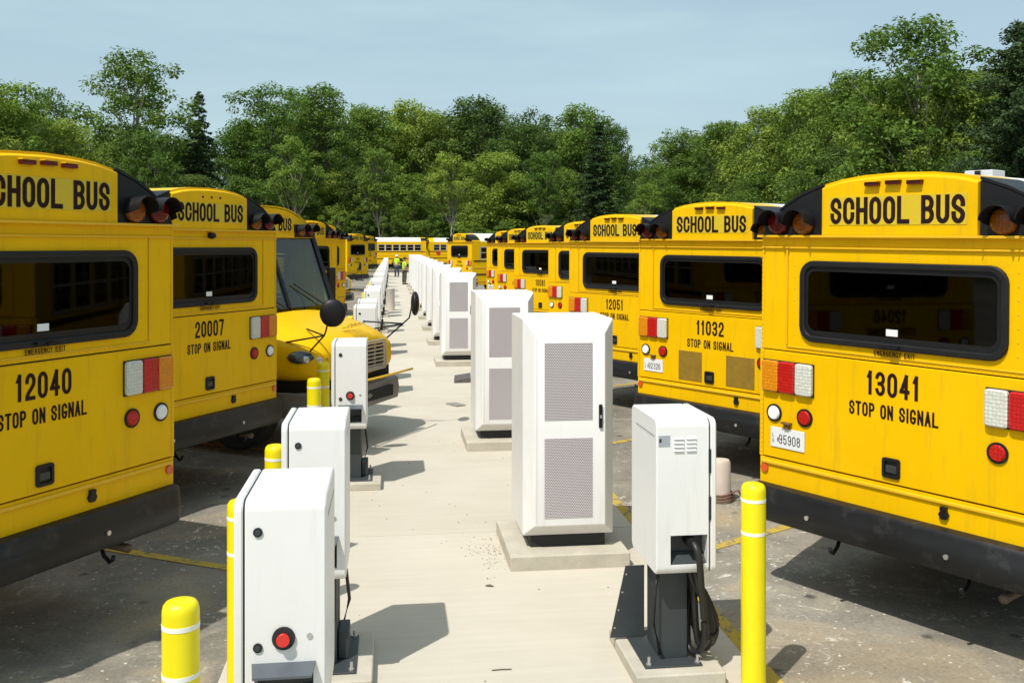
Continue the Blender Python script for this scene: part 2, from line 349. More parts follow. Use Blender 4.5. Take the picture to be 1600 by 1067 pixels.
# ------------------------------------------------------------------ condensed stroke lettering
def arc(cx, cy, rx, ry, a0, a1, n=10):
    return [(cx+rx*math.cos(R(a0+(a1-a0)*i/n)), cy+ry*math.sin(R(a0+(a1-a0)*i/n))) for i in range(n+1)]
def bez(a, b, c, d, n=10):
    o = []
    for i in range(n+1):
        t = i/n; u = 1-t
        o.append(tuple(u**3*a[k]+3*u*u*t*b[k]+3*u*t*t*c[k]+t**3*d[k] for k in (0,1)))
    return o
q = .27
OO = arc(.5,1-q,.5,q,0,180)+arc(.5,q,.5,q,180,360)
GL = {
 'O': [OO+[OO[0]]], '0': [OO+[OO[0]]], 'C': [[(1,.66)]+arc(.5,1-q,.5,q,0,180)+arc(.5,q,.5,q,180,360)+[(1,.34)]],
 'G': [arc(.5,1-q,.5,q,8,180)+arc(.5,q,.5,q,180,360)+[(1,.40),(.6,.40)]],
 'S': [[(1,.70)]+arc(.5,1-q,.5,q,0,180)+bez((0,1-q),(0,.5),(1,.5),(1,q))[1:]+arc(.5,q,.5,q,0,-180)[1:]+[(0,.30)]],
 'H': [[(0,0),(0,1)],[(1,0),(1,1)],[(0,.52),(1,.52)]], 'L': [[(0,1),(0,0),(1,0)]], 'U': [[(0,1)]+arc(.5,q,.5,q,180,360)+[(1,1)]],
 'B': [[(0,0),(0,1)]+arc(.5,.76,.46,.24,90,-90)+[(0,.52)],[(.3,.52)]+arc(.5,.26,.5,.26,90,-90)+[(0,0)]],
 'P': [[(0,0),(0,1)]+arc(.5,.74,.5,.26,90,-90)+[(0,.48)]], 'R': [[(0,0),(0,1)]+arc(.5,.74,.5,.26,90,-90)+[(0,.48)],[(.5,.48),(1,0)]],
 'T': [[(.5,0),(.5,1)],[(0,1),(1,1)]], 'N': [[(0,0),(0,1),(1,0),(1,1)]], 'I': [[(.5,0),(.5,1)]], 'A': [[(0,0),(.5,1),(1,0)],[(.17,.3),(.83,.3)]],
 'E': [[(1,1),(0,1),(0,0),(1,0)],[(0,.52),(.8,.52)]], 'M': [[(0,0),(0,1),(.5,.35),(1,1),(1,0)]], 'Y': [[(0,1),(.5,.48),(1,1)],[(.5,.48),(.5,0)]], 'X': [[(0,0),(1,1)],[(0,1),(1,0)]],
 '1': [[(.2,.80),(.62,1),(.62,0)]], '2': [[(0,.72)]+arc(.5,1-q,.5,q,180,0)+bez((1,.70),(1,.45),(.05,.3),(0,0))[1:]+[(1,0)]],
 '3': [arc(.5,.755,.5,.245,165,-90)[0:]+[(.35,.51)],[(.35,.51)]+arc(.5,.255,.5,.255,90,-165)], '4': [[(.74,0),(.74,1),(0,.28),(1,.28)]],
 '5': [[(.95,1),(.08,1),(.04,.52)]+arc(.5,.31,.5,.31,120,-165)], '6': [[(.95,.8)]+arc(.5,1-q,.5,q,20,180)+arc(.5,.29,.5,.29,180,540)],
 '7': [[(0,1),(1,1),(.38,0)]], '8': [arc(.5,.765,.45,.235,0,360),arc(.5,.27,.5,.27,0,360)], '9': [[(.05,.2)]+arc(.5,q,.5,q,200,360)+arc(.5,.71,.5,.29,0,360)],
}
def text_mesh(mb, s, cx, zb, h, wl, t, gap, y, mirror=False, slant=0):
    """s centred on cx, baseline zb, in the XZ plane at depth y"""
    adv = []
    for ch in s: adv.append(wl*.62 if ch == ' ' else (t*1.25 if ch == 'I' else (wl*.72 if ch == '1' else wl)))
    tot = sum(adv)+gap*(len(s)-1); x = cx-tot/2; k = 0
    for ch, a in zip(s, adv):
        strokes = []
        for pl in GL.get(ch, []):
            cur = [pl[0]]
            for j in range(1, len(pl)):
                cur.append(pl[j])
                if j < len(pl)-1:
                    u = Vector(((pl[j][0]-pl[j-1][0])*(a-t), (pl[j][1]-pl[j-1][1])*(h-t))); w = Vector(((pl[j+1][0]-pl[j][0])*(a-t), (pl[j+1][1]-pl[j][1])*(h-t)))
                    if u.length > 1e-6 and w.length > 1e-6 and u.angle(w) > R(98): strokes.append(cur); cur = [pl[j]]
            strokes.append(cur)
        for pl in strokes:
            pts = [Vector((x+t/2+p[0]*(a-t), zb+t/2+p[1]*(h-t))) for p in pl]
            pp = [pts[0]]
            for p in pts[1:]:
                if (p-pp[-1]).length > 1e-4: pp.append(p)
            n = len(pp); L = []; Rr = []; closed = (pp[0]-pp[-1]).length < 1e-3
            for i in range(n):
                d1 = (pp[i]-pp[i-1]).normalized() if i > 0 else ((pp[0]-pp[-2]).normalized() if closed else None)
                d2 = (pp[i+1]-pp[i]).normalized() if i < n-1 else ((pp[1]-pp[0]).normalized() if closed else None)
                if d1 is None: d1 = d2
                if d2 is None: d2 = d1
                n1 = Vector((-d1.y, d1.x)); n2 = Vector((-d2.y, d2.x)); mm = n1+n2
                if mm.length < .2: mm = n1
                mm.normalize(); ml = min(1/max(.35, mm.dot(n1)), 2.2)
                e = Vector((0,0))
                if not closed and i == 0: e = -d2*t/2
                if not closed and i == n-1: e = d1*t/2
                L.append(pp[i]+e+mm*ml*t/2); Rr.append(pp[i]+e-mm*ml*t/2)
            sg = -1 if mirror else 1
            yy = y-sg*k*.0004*(1); k = (k+1) % 3
            vs = [(sg*(p.x-cx)+cx, yy, p.y) for p in L]+[(sg*(p.x-cx)+cx, yy, p.y) for p in Rr]
            mb.add(vs, [(i, n+i, n+i+1, i+1) for i in range(n-1)])
        x += a+gap
    return mb

# ------------------------------------------------------------------ projection helper (photograph pixel -> ground position)
cP, sP = math.cos(PSI), math.sin(PSI)
def ray(px):
    a = (px-800)/F; return Vector((a*cP+sP, cP-a*sP))
def gp(px, py, z=0):
    return ray(px)*(F*(CH-z)/(py-Y0))

# ------------------------------------------------------------------ setting: ground, asphalt, concrete strip, lines
tag(MB().add([(-700,-200,-.03),(700,-200,-.03),(700,1200,-.03),(-700,1200,-.03)], [(0,1,2,3)]).build('ground', GRASSM), kind='structure')
tag(MB().add([(-60,-25,0),(75,-25,0),(75,104,0),(-60,104,0)], [(0,1,2,3)]).build('asphalt_lot', ASPH), kind='structure')
strip = MB().add([(-1.02,-6.2,.002),(2.2,-6.2,.002),(2.2,89,.002),(-1.02,89,.002)], [(0,1,2,3)]).build('concrete_strip', GAP); tag(strip, kind='structure')
sl = None; y = -5.0-.0
while y < 88:
    if sl is None:
        sl = MB().box(-1.02, 2.2, .008, 3.392, -.05, .024).build('slab', CONC, strip, bevel=.009); o = sl
    else:
        o = sl.copy(); COL.objects.link(o); o.parent = strip
    o.location = (0, y, 0); y += 3.4
tag(MB().box(2.205, 2.31, -6, 88, .001, .006).build('edge_line', PAINT, None), kind='structure')
def pline(x, y, sgn, n):
    d = Vector((.866*sgn, .5)); p = Vector((x, y)); nn = Vector((-d.y, d.x))*.052; e = p+d*10.5
    o = MB().add([(p.x+nn.x,p.y+nn.y,.005),(p.x-nn.x,p.y-nn.y,.005),(e.x-nn.x,e.y-nn.y,.005),(e.x+nn.x,e.y+nn.y,.005)], [(0,1,2,3)]).build('parking_line', PAINT); tag(o, kind='structure')
for i in range(10):
    pline(2.36, 3.45+4.3*i, 1, i); pline(-1.16, 3.5+4.37*i, -1, i)

# ------------------------------------------------------------------ school bus
HW = 1.115; BELT = 2.65; LEN = 9.3
PROF = [(0,3.09),(.25,3.082),(.42,3.062),(.565,3.03),(.75,2.963),(.90,2.885),(1.0,2.80),(1.07,2.72),(1.095,BELT)]
def hw(z): return HW-.018*(z-.8)/1.85
def prof_z(x):
    x = abs(x)
    for (a, za), (b, zb) in zip(PROF, PROF[1:]):
        if a <= x <= b: return za+(zb-za)*(x-a)/(b-a)
    return BELT
bus = empty('school_bus')
# rear wall: backing, three panels
mb = MB(); ring(mb, rect_match(-1.08, 1.08, .80, 2.63), rrect(-.70, .70, 1.93, 2.43, .08), .012, .03); mb.build('rear_backing', SEAM, bus)
mb = MB(); ring(mb, rect_match(-1.093, 1.093, 1.806, BELT), rrect(-.72, .72, 1.91, 2.45, .10), 0, .012)
mb.build('rear_upper_panel', YEL, bus)
MB().box(-1.075, 1.075, -.012, .012, .992, 1.796).build('rear_lower_panel', YEL, bus, bevel=.006)
MB().box(-1.108, 1.108, -.004, .03, .785, .982).build('rear_sill_panel', YEL, bus, bevel=.005)
MB().box(-1.09, 1.09, -.022, 0, .935, .962).build('sill_crease', YEL2, bus, bevel=.008)
for sx in (-1, 1):
    mb = MB(); a, b = sorted((sx*1.082, sx*HW)); mb.box(a, b, -.006, .06, .985, 1.80); a, b = sorted((sx*1.082, sx*1.104)); mb.box(a, b, -.0062, .06, 1.80, BELT)
    mb.build('corner_post', YEL, bus, bevel=.006)
    a, b = sorted((sx*.865, sx*.878)); MB().box(a, b, -.012, 0, 1.85, 2.56).build('panel_fold', YEL2, bus, bevel=.003)
MB().box(-.878, .878, -.008, 0, 1.832, 1.842).build('panel_fold', YEL2, bus, bevel=.003)
mb = MB(); mb.box(-1.12, 1.12, -.05, .03, BELT-.004, BELT+.014); mb.box(-1.10, 1.10, -.018, 0, 2.565, 2.578); mb.build('drip_rail', YEL2, bus, bevel=.004)
# rivets (too small to pick apart)
mb = MB()
def rivet(x, z, y=-.006): mb.add([(x-.006,y,z-.006),(x+.006,y,z-.006),(x+.006,y,z+.006),(x-.006,y,z+.006),(x,y-.005,z)], [(0,1,4),(1,2,4),(2,3,4),(3,0,4)])
for i in range(44):
    for sx in (-1, 1): rivet(sx*1.093, 1.02+i*.036, -.0065)
for i in range(60): rivet(-1.05+i*.0356, 1.822, 0)
for i in range(7):
    for sx in (-1, 1): rivet(sx*.81, 1.93+i*.085, 0)
tag(mb.build('rivets', YEL2, bus), kind='stuff')
# window
mb = MB(); ring(mb, rrect(-.755, .755, 1.888, 2.480, .115), rrect(-.708, .708, 1.935, 2.435, .075), -.026, .02)
rw = mb.build('rear_window', RUBBER, bus, bevel=.012); 
MB().box(-.715, .715, -.008, -.003, 1.925, 2.445).build('pane', GLASS, rw)
mb = MB(); ring(mb, rrect(-.71, .71, 1.93, 2.44, .07), rrect(-.685, .685, 1.975, 2.405, .06), -.0095, -.0085); mb.build('window_seal', BLACK, rw)
MB().box(-.06, .025, -.013, -.0105, 1.985, 2.03).build('sticker', STICK, rw)
mb = MB(); mb.box(-.09, .05, -.05, -.03, 1.905, 1.925); mb.box(-.02, .045, -.062, -.05, 1.898, 1.912); mb.build('latch', BLACK, rw)
# rear cap with lamps
mb = MB(); xs = [-.565+1.13*i/16 for i in range(17)]
mb.loft([[(x, -.028, BELT+.012) for x in xs]+[(x, -.028, prof_z(x)-.03) for x in reversed(xs)], [(x, .05, BELT+.012) for x in xs]+[(x, .05, prof_z(x)-.008) for x in reversed(xs)]])
capo = mb.build('cap_panel', YEL, bus, bevel=.008)
for sx in (-1, 1):
    xs = [sx*(.572+.515*i/12) for i in range(13)]
    mb = MB(); mb.loft([[(x, -.006, BELT+.012) for x in xs]+[(x, -.006, max(BELT+.02, prof_z(x)-.018)) for x in reversed(xs)], [(x, .05, BELT+.012) for x in xs]+[(x, .05, max(BELT+.02, prof_z(x)-.006)) for x in reversed(xs)]])
    mb.build('lamp_panel', BLACK, bus)
    mb = MB(); xs = [sx*(.572+.52*i/12) for i in range(13)]
    mb.loft([[(x, -.01, prof_z(x)-.012) for x in xs]+[(x, -.01, prof_z(x)+.008) for x in reversed(xs)], [(x, .5, prof_z(x)-.012) for x in xs]+[(x, .5, prof_z(x)+.006) for x in reversed(xs)]])
    mb.build('cap_side', BLACK, bus)
    for xx, mm in ((.725, L_DAMB), (.945, L_DRED)):
        mb = MB(); c = (sx*xx, 2.752)
        prof = [(.086, -.006), (.086, -.03), (.078, -.042), (.055, -.054), (.0, -.058)]
        n = 20; loops = [[(c[0]+r*math.cos(2*math.pi*i/n), yy, c[1]+r*math.sin(2*math.pi*i/n)) for i in range(n)] for r, yy in prof[:-1]]
        mb.loft(loops, cap=True); lam = mb.build('warning_lamp', mm, bus, smooth=True)
        mb = MB(); n = 16; loops = []
        for r, yy, lo in ((.094, -.004, 215), (.096, -.06, 205), (.098, -.15, 172)):
            loops.append([(c[0]+r*math.cos(R(90-lo/2+lo*i/n)), yy, c[1]+.002+r*math.sin(R(90-lo/2+lo*i/n))) for i in range(n+1)])
        for r, yy, lo in ((.092, -.15, 172), (.089, -.06, 205), (.088, -.004, 215)):
            loops.append([(c[0]+r*math.cos(R(90-lo/2+lo*i/n)), yy, c[1]+.002+r*math.sin(R(90-lo/2+lo*i/n))) for i in range(n+1)])
        mb.loft(loops, closed=False, cap=False); mb.build('lamp_hood', BLACK, lam, smooth=True, auto=40)
sp = MB().box(-.50, .50, -.0312, -.0285, 2.735, 2.935).build('sign_panel', SIGN, bus)
text_mesh(MB(), 'SCHOOL BUS', 0, 2.742, .186, .090, .0305, .0125, -.0325).build('lettering', LETTER, sp)
for x in (-.155, 0, .155):
    o = MB().box(x-.052, x+.052, -.062, -.02, prof_z(x)-.085, prof_z(x)-.058).build('marker_lamp', L_DRED, bus, bevel=.005)
    MB().box(x-.056, x+.056, -.074, -.02, prof_z(x)-.0575, prof_z(x)-.050).build('lamp_cover', YEL2, o)
# roof (yellow ends, white middle)
def roof(y0, y1, name, m, dz=0):
    xs = sorted(set([-a for a, b in PROF]+[a for a, b in PROF])); mb = MB()
    def lp(y, k, d): return [(x*k, y, prof_z(x)+d) for x in xs]+[(x*k*.985, y, prof_z(x)+d-.03) for x in reversed(xs)]
    return mb.loft([lp(y0, 1, dz-.012 if y0 == 0 else dz), lp(y0+.06, 1, dz), lp(y1-.06, 1, dz), lp(y1, 1, dz)]).build(name, m, bus, smooth=True, auto=40)
roof(.02, .55, 'roof_end', YEL); roof(.55, LEN-.5, 'roof', WHITE_ROOF, .002); roof(LEN-.5, LEN, 'roof_end', YEL)
for yy in (2.6, 6.0): MB().box(-.28, .28, yy, yy+.6, 3.05, 3.115).build('roof_hatch', WHITE_ROOF, bus, bevel=.02)
# rear bumper
prof = [(-.01,.79),(-.065,.778),(-.082,.75),(-.082,.69),(-.092,.675),(-.092,.575),(-.078,.53),(-.05,.515),(.03,.515),(.03,.79)]
xs = [(-1.125, .30), (-1.118, .03), (-1.06, 0), (1.06, 0), (1.118, .03), (1.125, .30)]
mb = MB(); loops = []
for x, dy in xs: loops.append([(x*(1 if dy > 0 or abs(x) < 1.1 else 1), yy+dy*(.9 if yy < 0 else 1), zz) for yy, zz in prof])
mb.loft(loops); mb.build('bumper', BUMP, bus, bevel=.008)
for x in (-.62, .42):
    MB().cyl((x,-.102,.63), (x,-.08,.63), .017, n=10).build('bumper_bolt', STEEL, bus)
for x in (-.45, .5):
    mb = MB(); mb.tube([(x,.06,.50),(x,.03,.44),(x,-.02,.405),(x,-.05,.425),(x,-.055,.45)], .014, 8); mb.build('tow_hook', BLACK, bus, smooth=True)
mb = MB(); mb.tube([(.72,.6,.44),(.72,.12,.43),(.72,.03,.425)], .03, 10); mb.build('exhaust_pipe', mat('exhaust_steel', (.16,.12,.09), .6, metal=.5), bus, smooth=True)
# lower panel fittings
mb = MB(); ring(mb, rrect(-.075, .055, 1.03, 1.165, .02), rrect(-.055, .035, 1.05, 1.145, .012), -.026, -.012); h = mb.build('door_handle', BLACK, bus)
MB().box(-.055, .035, -.0135, -.0125, 1.05, 1.145).build('recess', RUBBER, h); MB().box(-.05, .03, -.022, -.014, 1.065, 1.115).build('paddle', HOLST, h, bevel=.004)
mb = MB(); mb.cyl((.36,-.026,.87), (.36,-.004,.87), .034, n=6); mb.box(.338, .382, -.03, -.005, .895, .92); mb.build('sill_latch', BLACK, bus)
for sx in (-1, 1):
    x = sx*.64; base = empty_part = MB().box(*sorted((sx*.622, sx*1.075)), -.024, -.011, 1.485, 1.728).build('tail_lamp', RUBBER, bus, bevel=.006)
    for k, mm in enumerate((L_WHT, L_RED, L_AMB)):
        a, b = sorted((sx*(.628+k*.148), sx*(.628+k*.148+.142)))
        mb = MB(); pr = rrect(a, b, 1.492, 1.722, .022, 4); ins = rrect(a+.01, b-.01, 1.502, 1.712, .018, 4)
        mb.loft([[(p[0], -.024, p[1]) for p in pr], [(p[0], -.046, p[1]) for p in pr], [(p[0], -.054, p[1]) for p in ins]])
        mb.build(('white_lens', 'red_lens', 'amber_lens')[k], mm, base)
    for xx, mm, nm in ((.97, L_WHT, 'reverse_lamp'), (.70, L_RED, 'stop_lamp')):
        mb = MB(); mb.cyl((sx*xx,-.024,1.33), (sx*xx,-.011,1.33), .066, n=24); o = mb.build(nm, RUBBER, bus)
        mb = MB(); mb.cyl((sx*xx,-.036,1.33), (sx*xx,-.024,1.33), .044, .052, n=24); mb.build('lens', mm if nm == 'stop_lamp' else STICK, o)
    MB().cyl((sx*1.06,-.018,.90), (sx*1.06,-.004,.90), .033, n=16).build('corner_reflector', ORANGE_R, bus)
# sides
NW = 12; WP = .70
def sx_box(mb, sx, xi, xo, y0, y1, z0, z1):
    a, b = sorted((sx*xi, sx*xo)); mb.box(a, b, y0, y1, z0, z1)
for sx in (-1, 1):
    mb = MB(); sx_box(mb, sx, HW-.045, HW-.002, .06, LEN, .52, 1.78); sx_box(mb, sx, HW-.05, HW-.012, .06, LEN, 2.42, BELT+.02)
    sx_box(mb, sx, HW-.05, HW-.008, .06, .48, 1.78, 2.42); sx_box(mb, sx, HW-.05, HW-.008, .48+NW*WP-.04, LEN, 1.78, 2.42)
    for i in range(1, NW): sx_box(mb, sx, HW-.05, HW-.008, .48+i*WP-.035, .48+i*WP+.035, 1.78, 2.42)
    mb.build('side_panel', YEL, bus)
    for z in (.70, 1.03, 1.38, 1.70): 
        mb = MB(); sx_box(mb, sx, HW-.002, HW+.012, .1, LEN-.05, z-.035, z+.035); mb.build('rub_rail', BLACK if z in (1.03, 1.70) else YEL2, bus, bevel=.006)
    w0 = None
    for i in range(NW):
        y0 = .48+i*WP+.036; y1 = .48+(i+1)*WP-.036
        if w0 is None:
            mb = MB()
            for (a, b, c, d) in ((0, y1-y0, 1.785, 1.83), (0, y1-y0, 2.37, 2.415), (0, .035, 1.83, 2.37), (y1-y0-.035, y1-y0, 1.83, 2.37), (.035, y1-y0-.035, 2.10, 2.135)): sx_box(mb, sx, HW-.04, HW-.004, a, b, c, d)
            w0 = mb.build('side_window', FRAMEW, bus); w0.location = (0, y0, 0)
            mb = MB(); sx_box(mb, sx, HW-.025, HW-.02, .03, y1-y0-.03, 1.82, 2.38); mb.build('pane', GLASS_S, w0)
        else:
            o = copy_tree(w0, bus); o.location = (0, y0, 0)
# stop arm on the left side
mb = MB(); mb.cyl((-HW-.035, 8.35, 1.55), (-HW-.015, 8.35, 1.55), .22, n=8); so = mb.build('stop_arm', mat('stop_red', (.55,.02,.015), .5), bus)
# interior floor, seats
MB().box(-1.06, 1.06, .06, LEN-.05, .96, 1.0).build('floor', UNDER, bus)
MB().box(-.95, .95, .08, LEN, .50, .955).build('chassis', UNDER, bus)
s0 = None
for i in range(9):
    for sx in (-1, 1):
        if s0 is None:
            s0 = MB(); s0.box(-.42, .42, -.06, .06, 1.40, 2.02); s0.box(-.42, .42, .06, .48, 1.34, 1.46); s0 = s0.build('seat', SEATM, bus, bevel=.04); o = s0
        else: o = s0.copy(); COL.objects.link(o); o.parent = bus
        o.location = (sx*.62, .75+i*.85, 0)
# wheels
def wheel(x, y, parent, dual):
    w = empty_mesh = MB()
    n = 28; prof = [(.30,-.13),(.46,-.135),(.50,-.10),(.505,0),(.50,.10),(.46,.135),(.30,.13)]
    w.loft([[(x+px, y+r*math.cos(2*math.pi*i/n), .505+r*math.sin(2*math.pi*i/n)) for i in range(n)] for r, px in prof], cap=True)
    o = w.build('wheel', TYRE, parent, smooth=True, auto=40)
    s = 1 if x > 0 else -1; mb = MB(); mb.cyl((x+s*.05, y, .505), (x+s*.137, y, .505), .29, .27, n=24); mb.cyl((x+s*.13, y, .505), (x+s*.16, y, .505), .09, n=12); mb.build('rim', RIM, o)
for sx in (-1, 1):
    wheel(sx*.97, 2.75, bus, 1); wheel(sx*.97, LEN+.35, bus, 0)
    mb = MB(); n = 16; pts = [(2.75+.62*math.cos(math.pi*i/n), .52+.60*math.sin(math.pi*i/n)) for i in range(n+1)]
    mb.loft([[(sx*(HW+.003), p[0], p[1]) for p in pts], [(sx*(HW-.06), p[0], p[1]) for p in pts]]); mb.build('wheel_arch', UNDER, bus)
# front: windscreen, cap, hood, grille, lamps, mirrors
F0 = LEN
mb = MB(); W = 1.09
def quadp(a, b, c, d): mb.add([a,b,c,d], [(0,1,2,3)])
wz0, wz1 = 1.70, 2.68; wy0, wy1 = F0+.38, F0+.02
ws = MB().add([(-1.0,wy0-.02,wz0),(1.0,wy0-.02,wz0),(1.0,wy1-.02,wz1),(-1.0,wy1-.02,wz1)], [(0,1,2,3)]).build('windscreen', GLASS_W, bus)
for x0, x1 in ((-1.09,-1.0), (1.0,1.09), (-.025,.025)):
    MB().add([(x0,wy0,wz0),(x1,wy0,wz0),(x1,wy1,wz1),(x0,wy1,wz1),(x0,wy0-.06,wz0),(x1,wy0-.06,wz0),(x1,wy1-.06,wz1),(x0,wy1-.06,wz1)], [(0,1,2,3),(4,7,6,5),(0,3,7,4),(1,5,6,2),(0,4,5,1),(3,2,6,7)]).build('windscreen_post', BLACK, ws)
for sx in (-1, 1):
    x = sx*1.09; MB().add([(x,F0,1.0),(x,wy0-.03,1.0),(x,wy0-.03,wz0),(x,wy1,wz1),(x,F0,wz1)], [(0,1,2,3,4)]).build('cheek_panel', YEL, bus)
mb = MB(); xs = [-1.06+2.12*i/24 for i in range(25)]
mb.loft([[(x, F0+.03, BELT) for x in xs]+[(x, F0+.0, max(BELT+.01, prof_z(x)-.02)) for x in reversed(xs)], [(x, F0-.1, BELT) for x in xs]+[(x, F0-.1, max(BELT+.01, prof_z(x)-.01)) for x in reversed(xs)]])
mb.build('front_cap', YEL, bus)
fs = MB().box(-.5, .5, F0+.03, F0+.04, 2.735, 2.935).build('front_sign', SIGN, bus)
text_mesh(MB(), 'SCHOOL BUS', 0, 2.745, .18, .090, .030, .0125, F0+.0405, mirror=True).build('lettering', LETTER, fs)
for sx in (-1, 1):
    mb = MB(); a, b = sorted((sx*.58, sx*1.05)); mb.box(a, b, F0+.02, F0+.045, BELT+.01, 2.84); mb.build('front_lamp_panel', BLACK, bus)
    for xx, mm in ((.70, L_DAMB), (.92, L_DRED)):
        mb = MB(); mb.cyl((sx*xx, F0+.045, 2.75), (sx*xx, F0+.08, 2.75), .08, .07, n=18); lam = mb.build('warning_lamp', mm, bus)
        mb = MB(); n = 14; loops = []
        for r, yy, lo in ((.092, F0+.045, 215), (.096, F0+.17, 175), (.09, F0+.17, 175), (.087, F0+.045, 215)):
            loops.append([(sx*xx+r*math.cos(R(90-lo/2+lo*i/n)), yy, 2.752+r*math.sin(R(90-lo/2+lo*i/n))) for i in range(n+1)])
        mb.loft(loops, closed=False, cap=False); mb.build('lamp_hood', BLACK, lam, smooth=True, auto=40)
# hood
def hood_sec(y, w, zt, zs, zb, k=.55):
    half = [(0, zt), (w*.3, zt-.006), (w*k, zt-.03), (w*.78, zt-.10), (w*.92, (zt+zs)/2-.06), (w*.985, zs), (w, (zs+zb)/2), (w*.985, zb)]
    pts = [(-x, z) for x, z in reversed(half)]+half[1:]
    return [(x, y, z) for x, z in pts]
mb = MB()
secs = [hood_sec(F0+.30, 1.10, 1.70, 1.40,   .80), hood_sec(F0+.55, 1.11, 1.665, 1.36, .80), hood_sec(F0+.95, 1.10, 1.58, 1.30, .80), hood_sec(F0+1.25, 1.04, 1.48, 1.24, .81), hood_sec(F0+1.42, .93, 1.40, 1.20, .82), hood_sec(F0+1.50, .70, 1.33, 1.18, .90)]
mb.loft(secs, closed=True, cap=True); ho = mb.build('hood', YEL, bus, smooth=True, auto=50); ho.modifiers.new('sub', 'SUBSURF').levels = 1; ho.modifiers['sub'].render_levels = 2
for x0 in (-.75, .15): MB().tube([(x0, wy0+.02, wz0+.02), (x0+.55, wy0-.10, wz0+.32)], .009, 6).build('wiper', BLACK, ws)
gx = MB(); ring(gx, rrect(-.52, .52, .90, 1.30, .06), rrect(-.44, .44, .95, 1.25, .03), -.02, .03); g = gx.build('grille', CHROME, bus, bevel=.008); g.location = (0, F0+1.535, 0)
MB().box(-.44, .44, -.03, -.02, .95, 1.25).build('grille_backing', UNDER, g)
for i in range(6): MB().box(-.44, .44, -.01, .025, .958+i*.05, .958+i*.05+.022).build('grille_bar', CHROME, g)
for i in (-1, 0, 1): MB().box(i*.22-.012, i*.22+.012, -.012, .022, .951, 1.249).build('grille_post', CHROME, g)
for sx in (-1, 1):
    mb = MB(); mb.ell((0,0,0), .27, .10, .10, 20, 12); o = mb.build('headlight', mat('headlight_dark', (.03,.035,.04), .08, coat=1), bus, smooth=True)
    o.location = (sx*.885, F0+1.285, 1.165); o.rotation_euler = (R(-12), R(-sx*6), R(-sx*38))
    for dx in (-.1, .06):
        mb = MB(); mb.ell((dx, .068, 0), .058, .042, .055, 14, 8); mb.build('reflector', CHROME, o, smooth=True)
fb = MB(); loops = []
for x, dy in ((-1.08, -.62), (-1.04, -.30), (-.86, -.12), (0, -.06), (.86, -.12), (1.04, -.30), (1.08, -.62)):
    loops.append([(x, F0+1.52+dy, .44), (x, F0+1.66+dy, .46), (x, F0+1.68+dy, .60), (x, F0+1.66+dy, .74), (x, F0+1.52+dy, .76)])
fb.loft(loops); fb.build('front_bumper', mat('front_bumper_grey', (.16,.155,.145), .5, noise=.2, nscale=4), bus, bevel=.01)
MB().box(-.6, .6, F0+1.4, F0+1.615, .53, .67).build('bumper_opening', UNDER, bus)
MB().box(-.92, .92, F0+.2, F0+1.36, .5, .9).build('engine_bay', UNDER, bus)
mb = MB(); mb.tube([(-1.05,F0+1.66,.83),(-.2,F0+1.66,.82),(.80,F0+1.64,.82)], .016, 8); mb.tube([(.80,F0+1.5,.72),(.80,F0+1.64,.82)], .02, 8); mb.build('crossing_arm', YEL2, bus, smooth=True)
for sx in (-1, 1):
    c = Vector((sx*1.02, F0+1.72, 1.74))
    mb = MB(); mb.ell((0,0,0), .155, .06, .17, 20, 12); ca = R(28) if sx < 0 else R(-58); mb.v = [(c.x+p[0]*math.cos(ca)-p[1]*math.sin(ca), c.y+p[0]*math.sin(ca)+p[1]*math.cos(ca), c.z+p[2]) for p in mb.v]; mo = mb.build('crossview_mirror', BLACK, bus, smooth=True)
    k = c+Vector((-sx*.06, -.16, -.28)); mb = MB(); mb.tube([c+Vector((0,-.05,-.02)), c+Vector((0,-.09,-.2)), k], .011, 8)
    for f in ((sx*.98, F0+1.02, 1.36), (sx*.92, F0+1.33, 1.26), (sx*.66, F0+1.1, 1.50)): mb.tube([k, f], .011, 8)
    mb.build('mirror_arm', BLACK, mo, smooth=True)
    mb = MB(); sx_box(mb, sx, 1.18, 1.36, F0+.15, F0+.21, 1.72, 2.22); m3 = mb.build('side_mirror', BLACK, bus, bevel=.02)
    mb = MB(); mb.tube([(sx*1.06,F0+.02,2.3),(sx*1.25,F0+.16,2.3),(sx*1.25,F0+.16,1.66),(sx*1.06,F0+.06,1.60)], .012, 8); mb.build('mirror_arm', BLACK, m3)
mb = MB(); mb.tube([(-.62+.19*math.cos(2*math.pi*i/20), F0+.02-.07*math.sin(2*math.pi*i/20), 1.72+.19*math.sin(2*math.pi*i/20)) for i in range(21)], .014, 6); mb.build('steering_wheel', BLACK, bus)
MB().box(-.95, .95, F0-.05, F0+.3, 1.3, 1.6).build('dashboard', UNDER, bus)

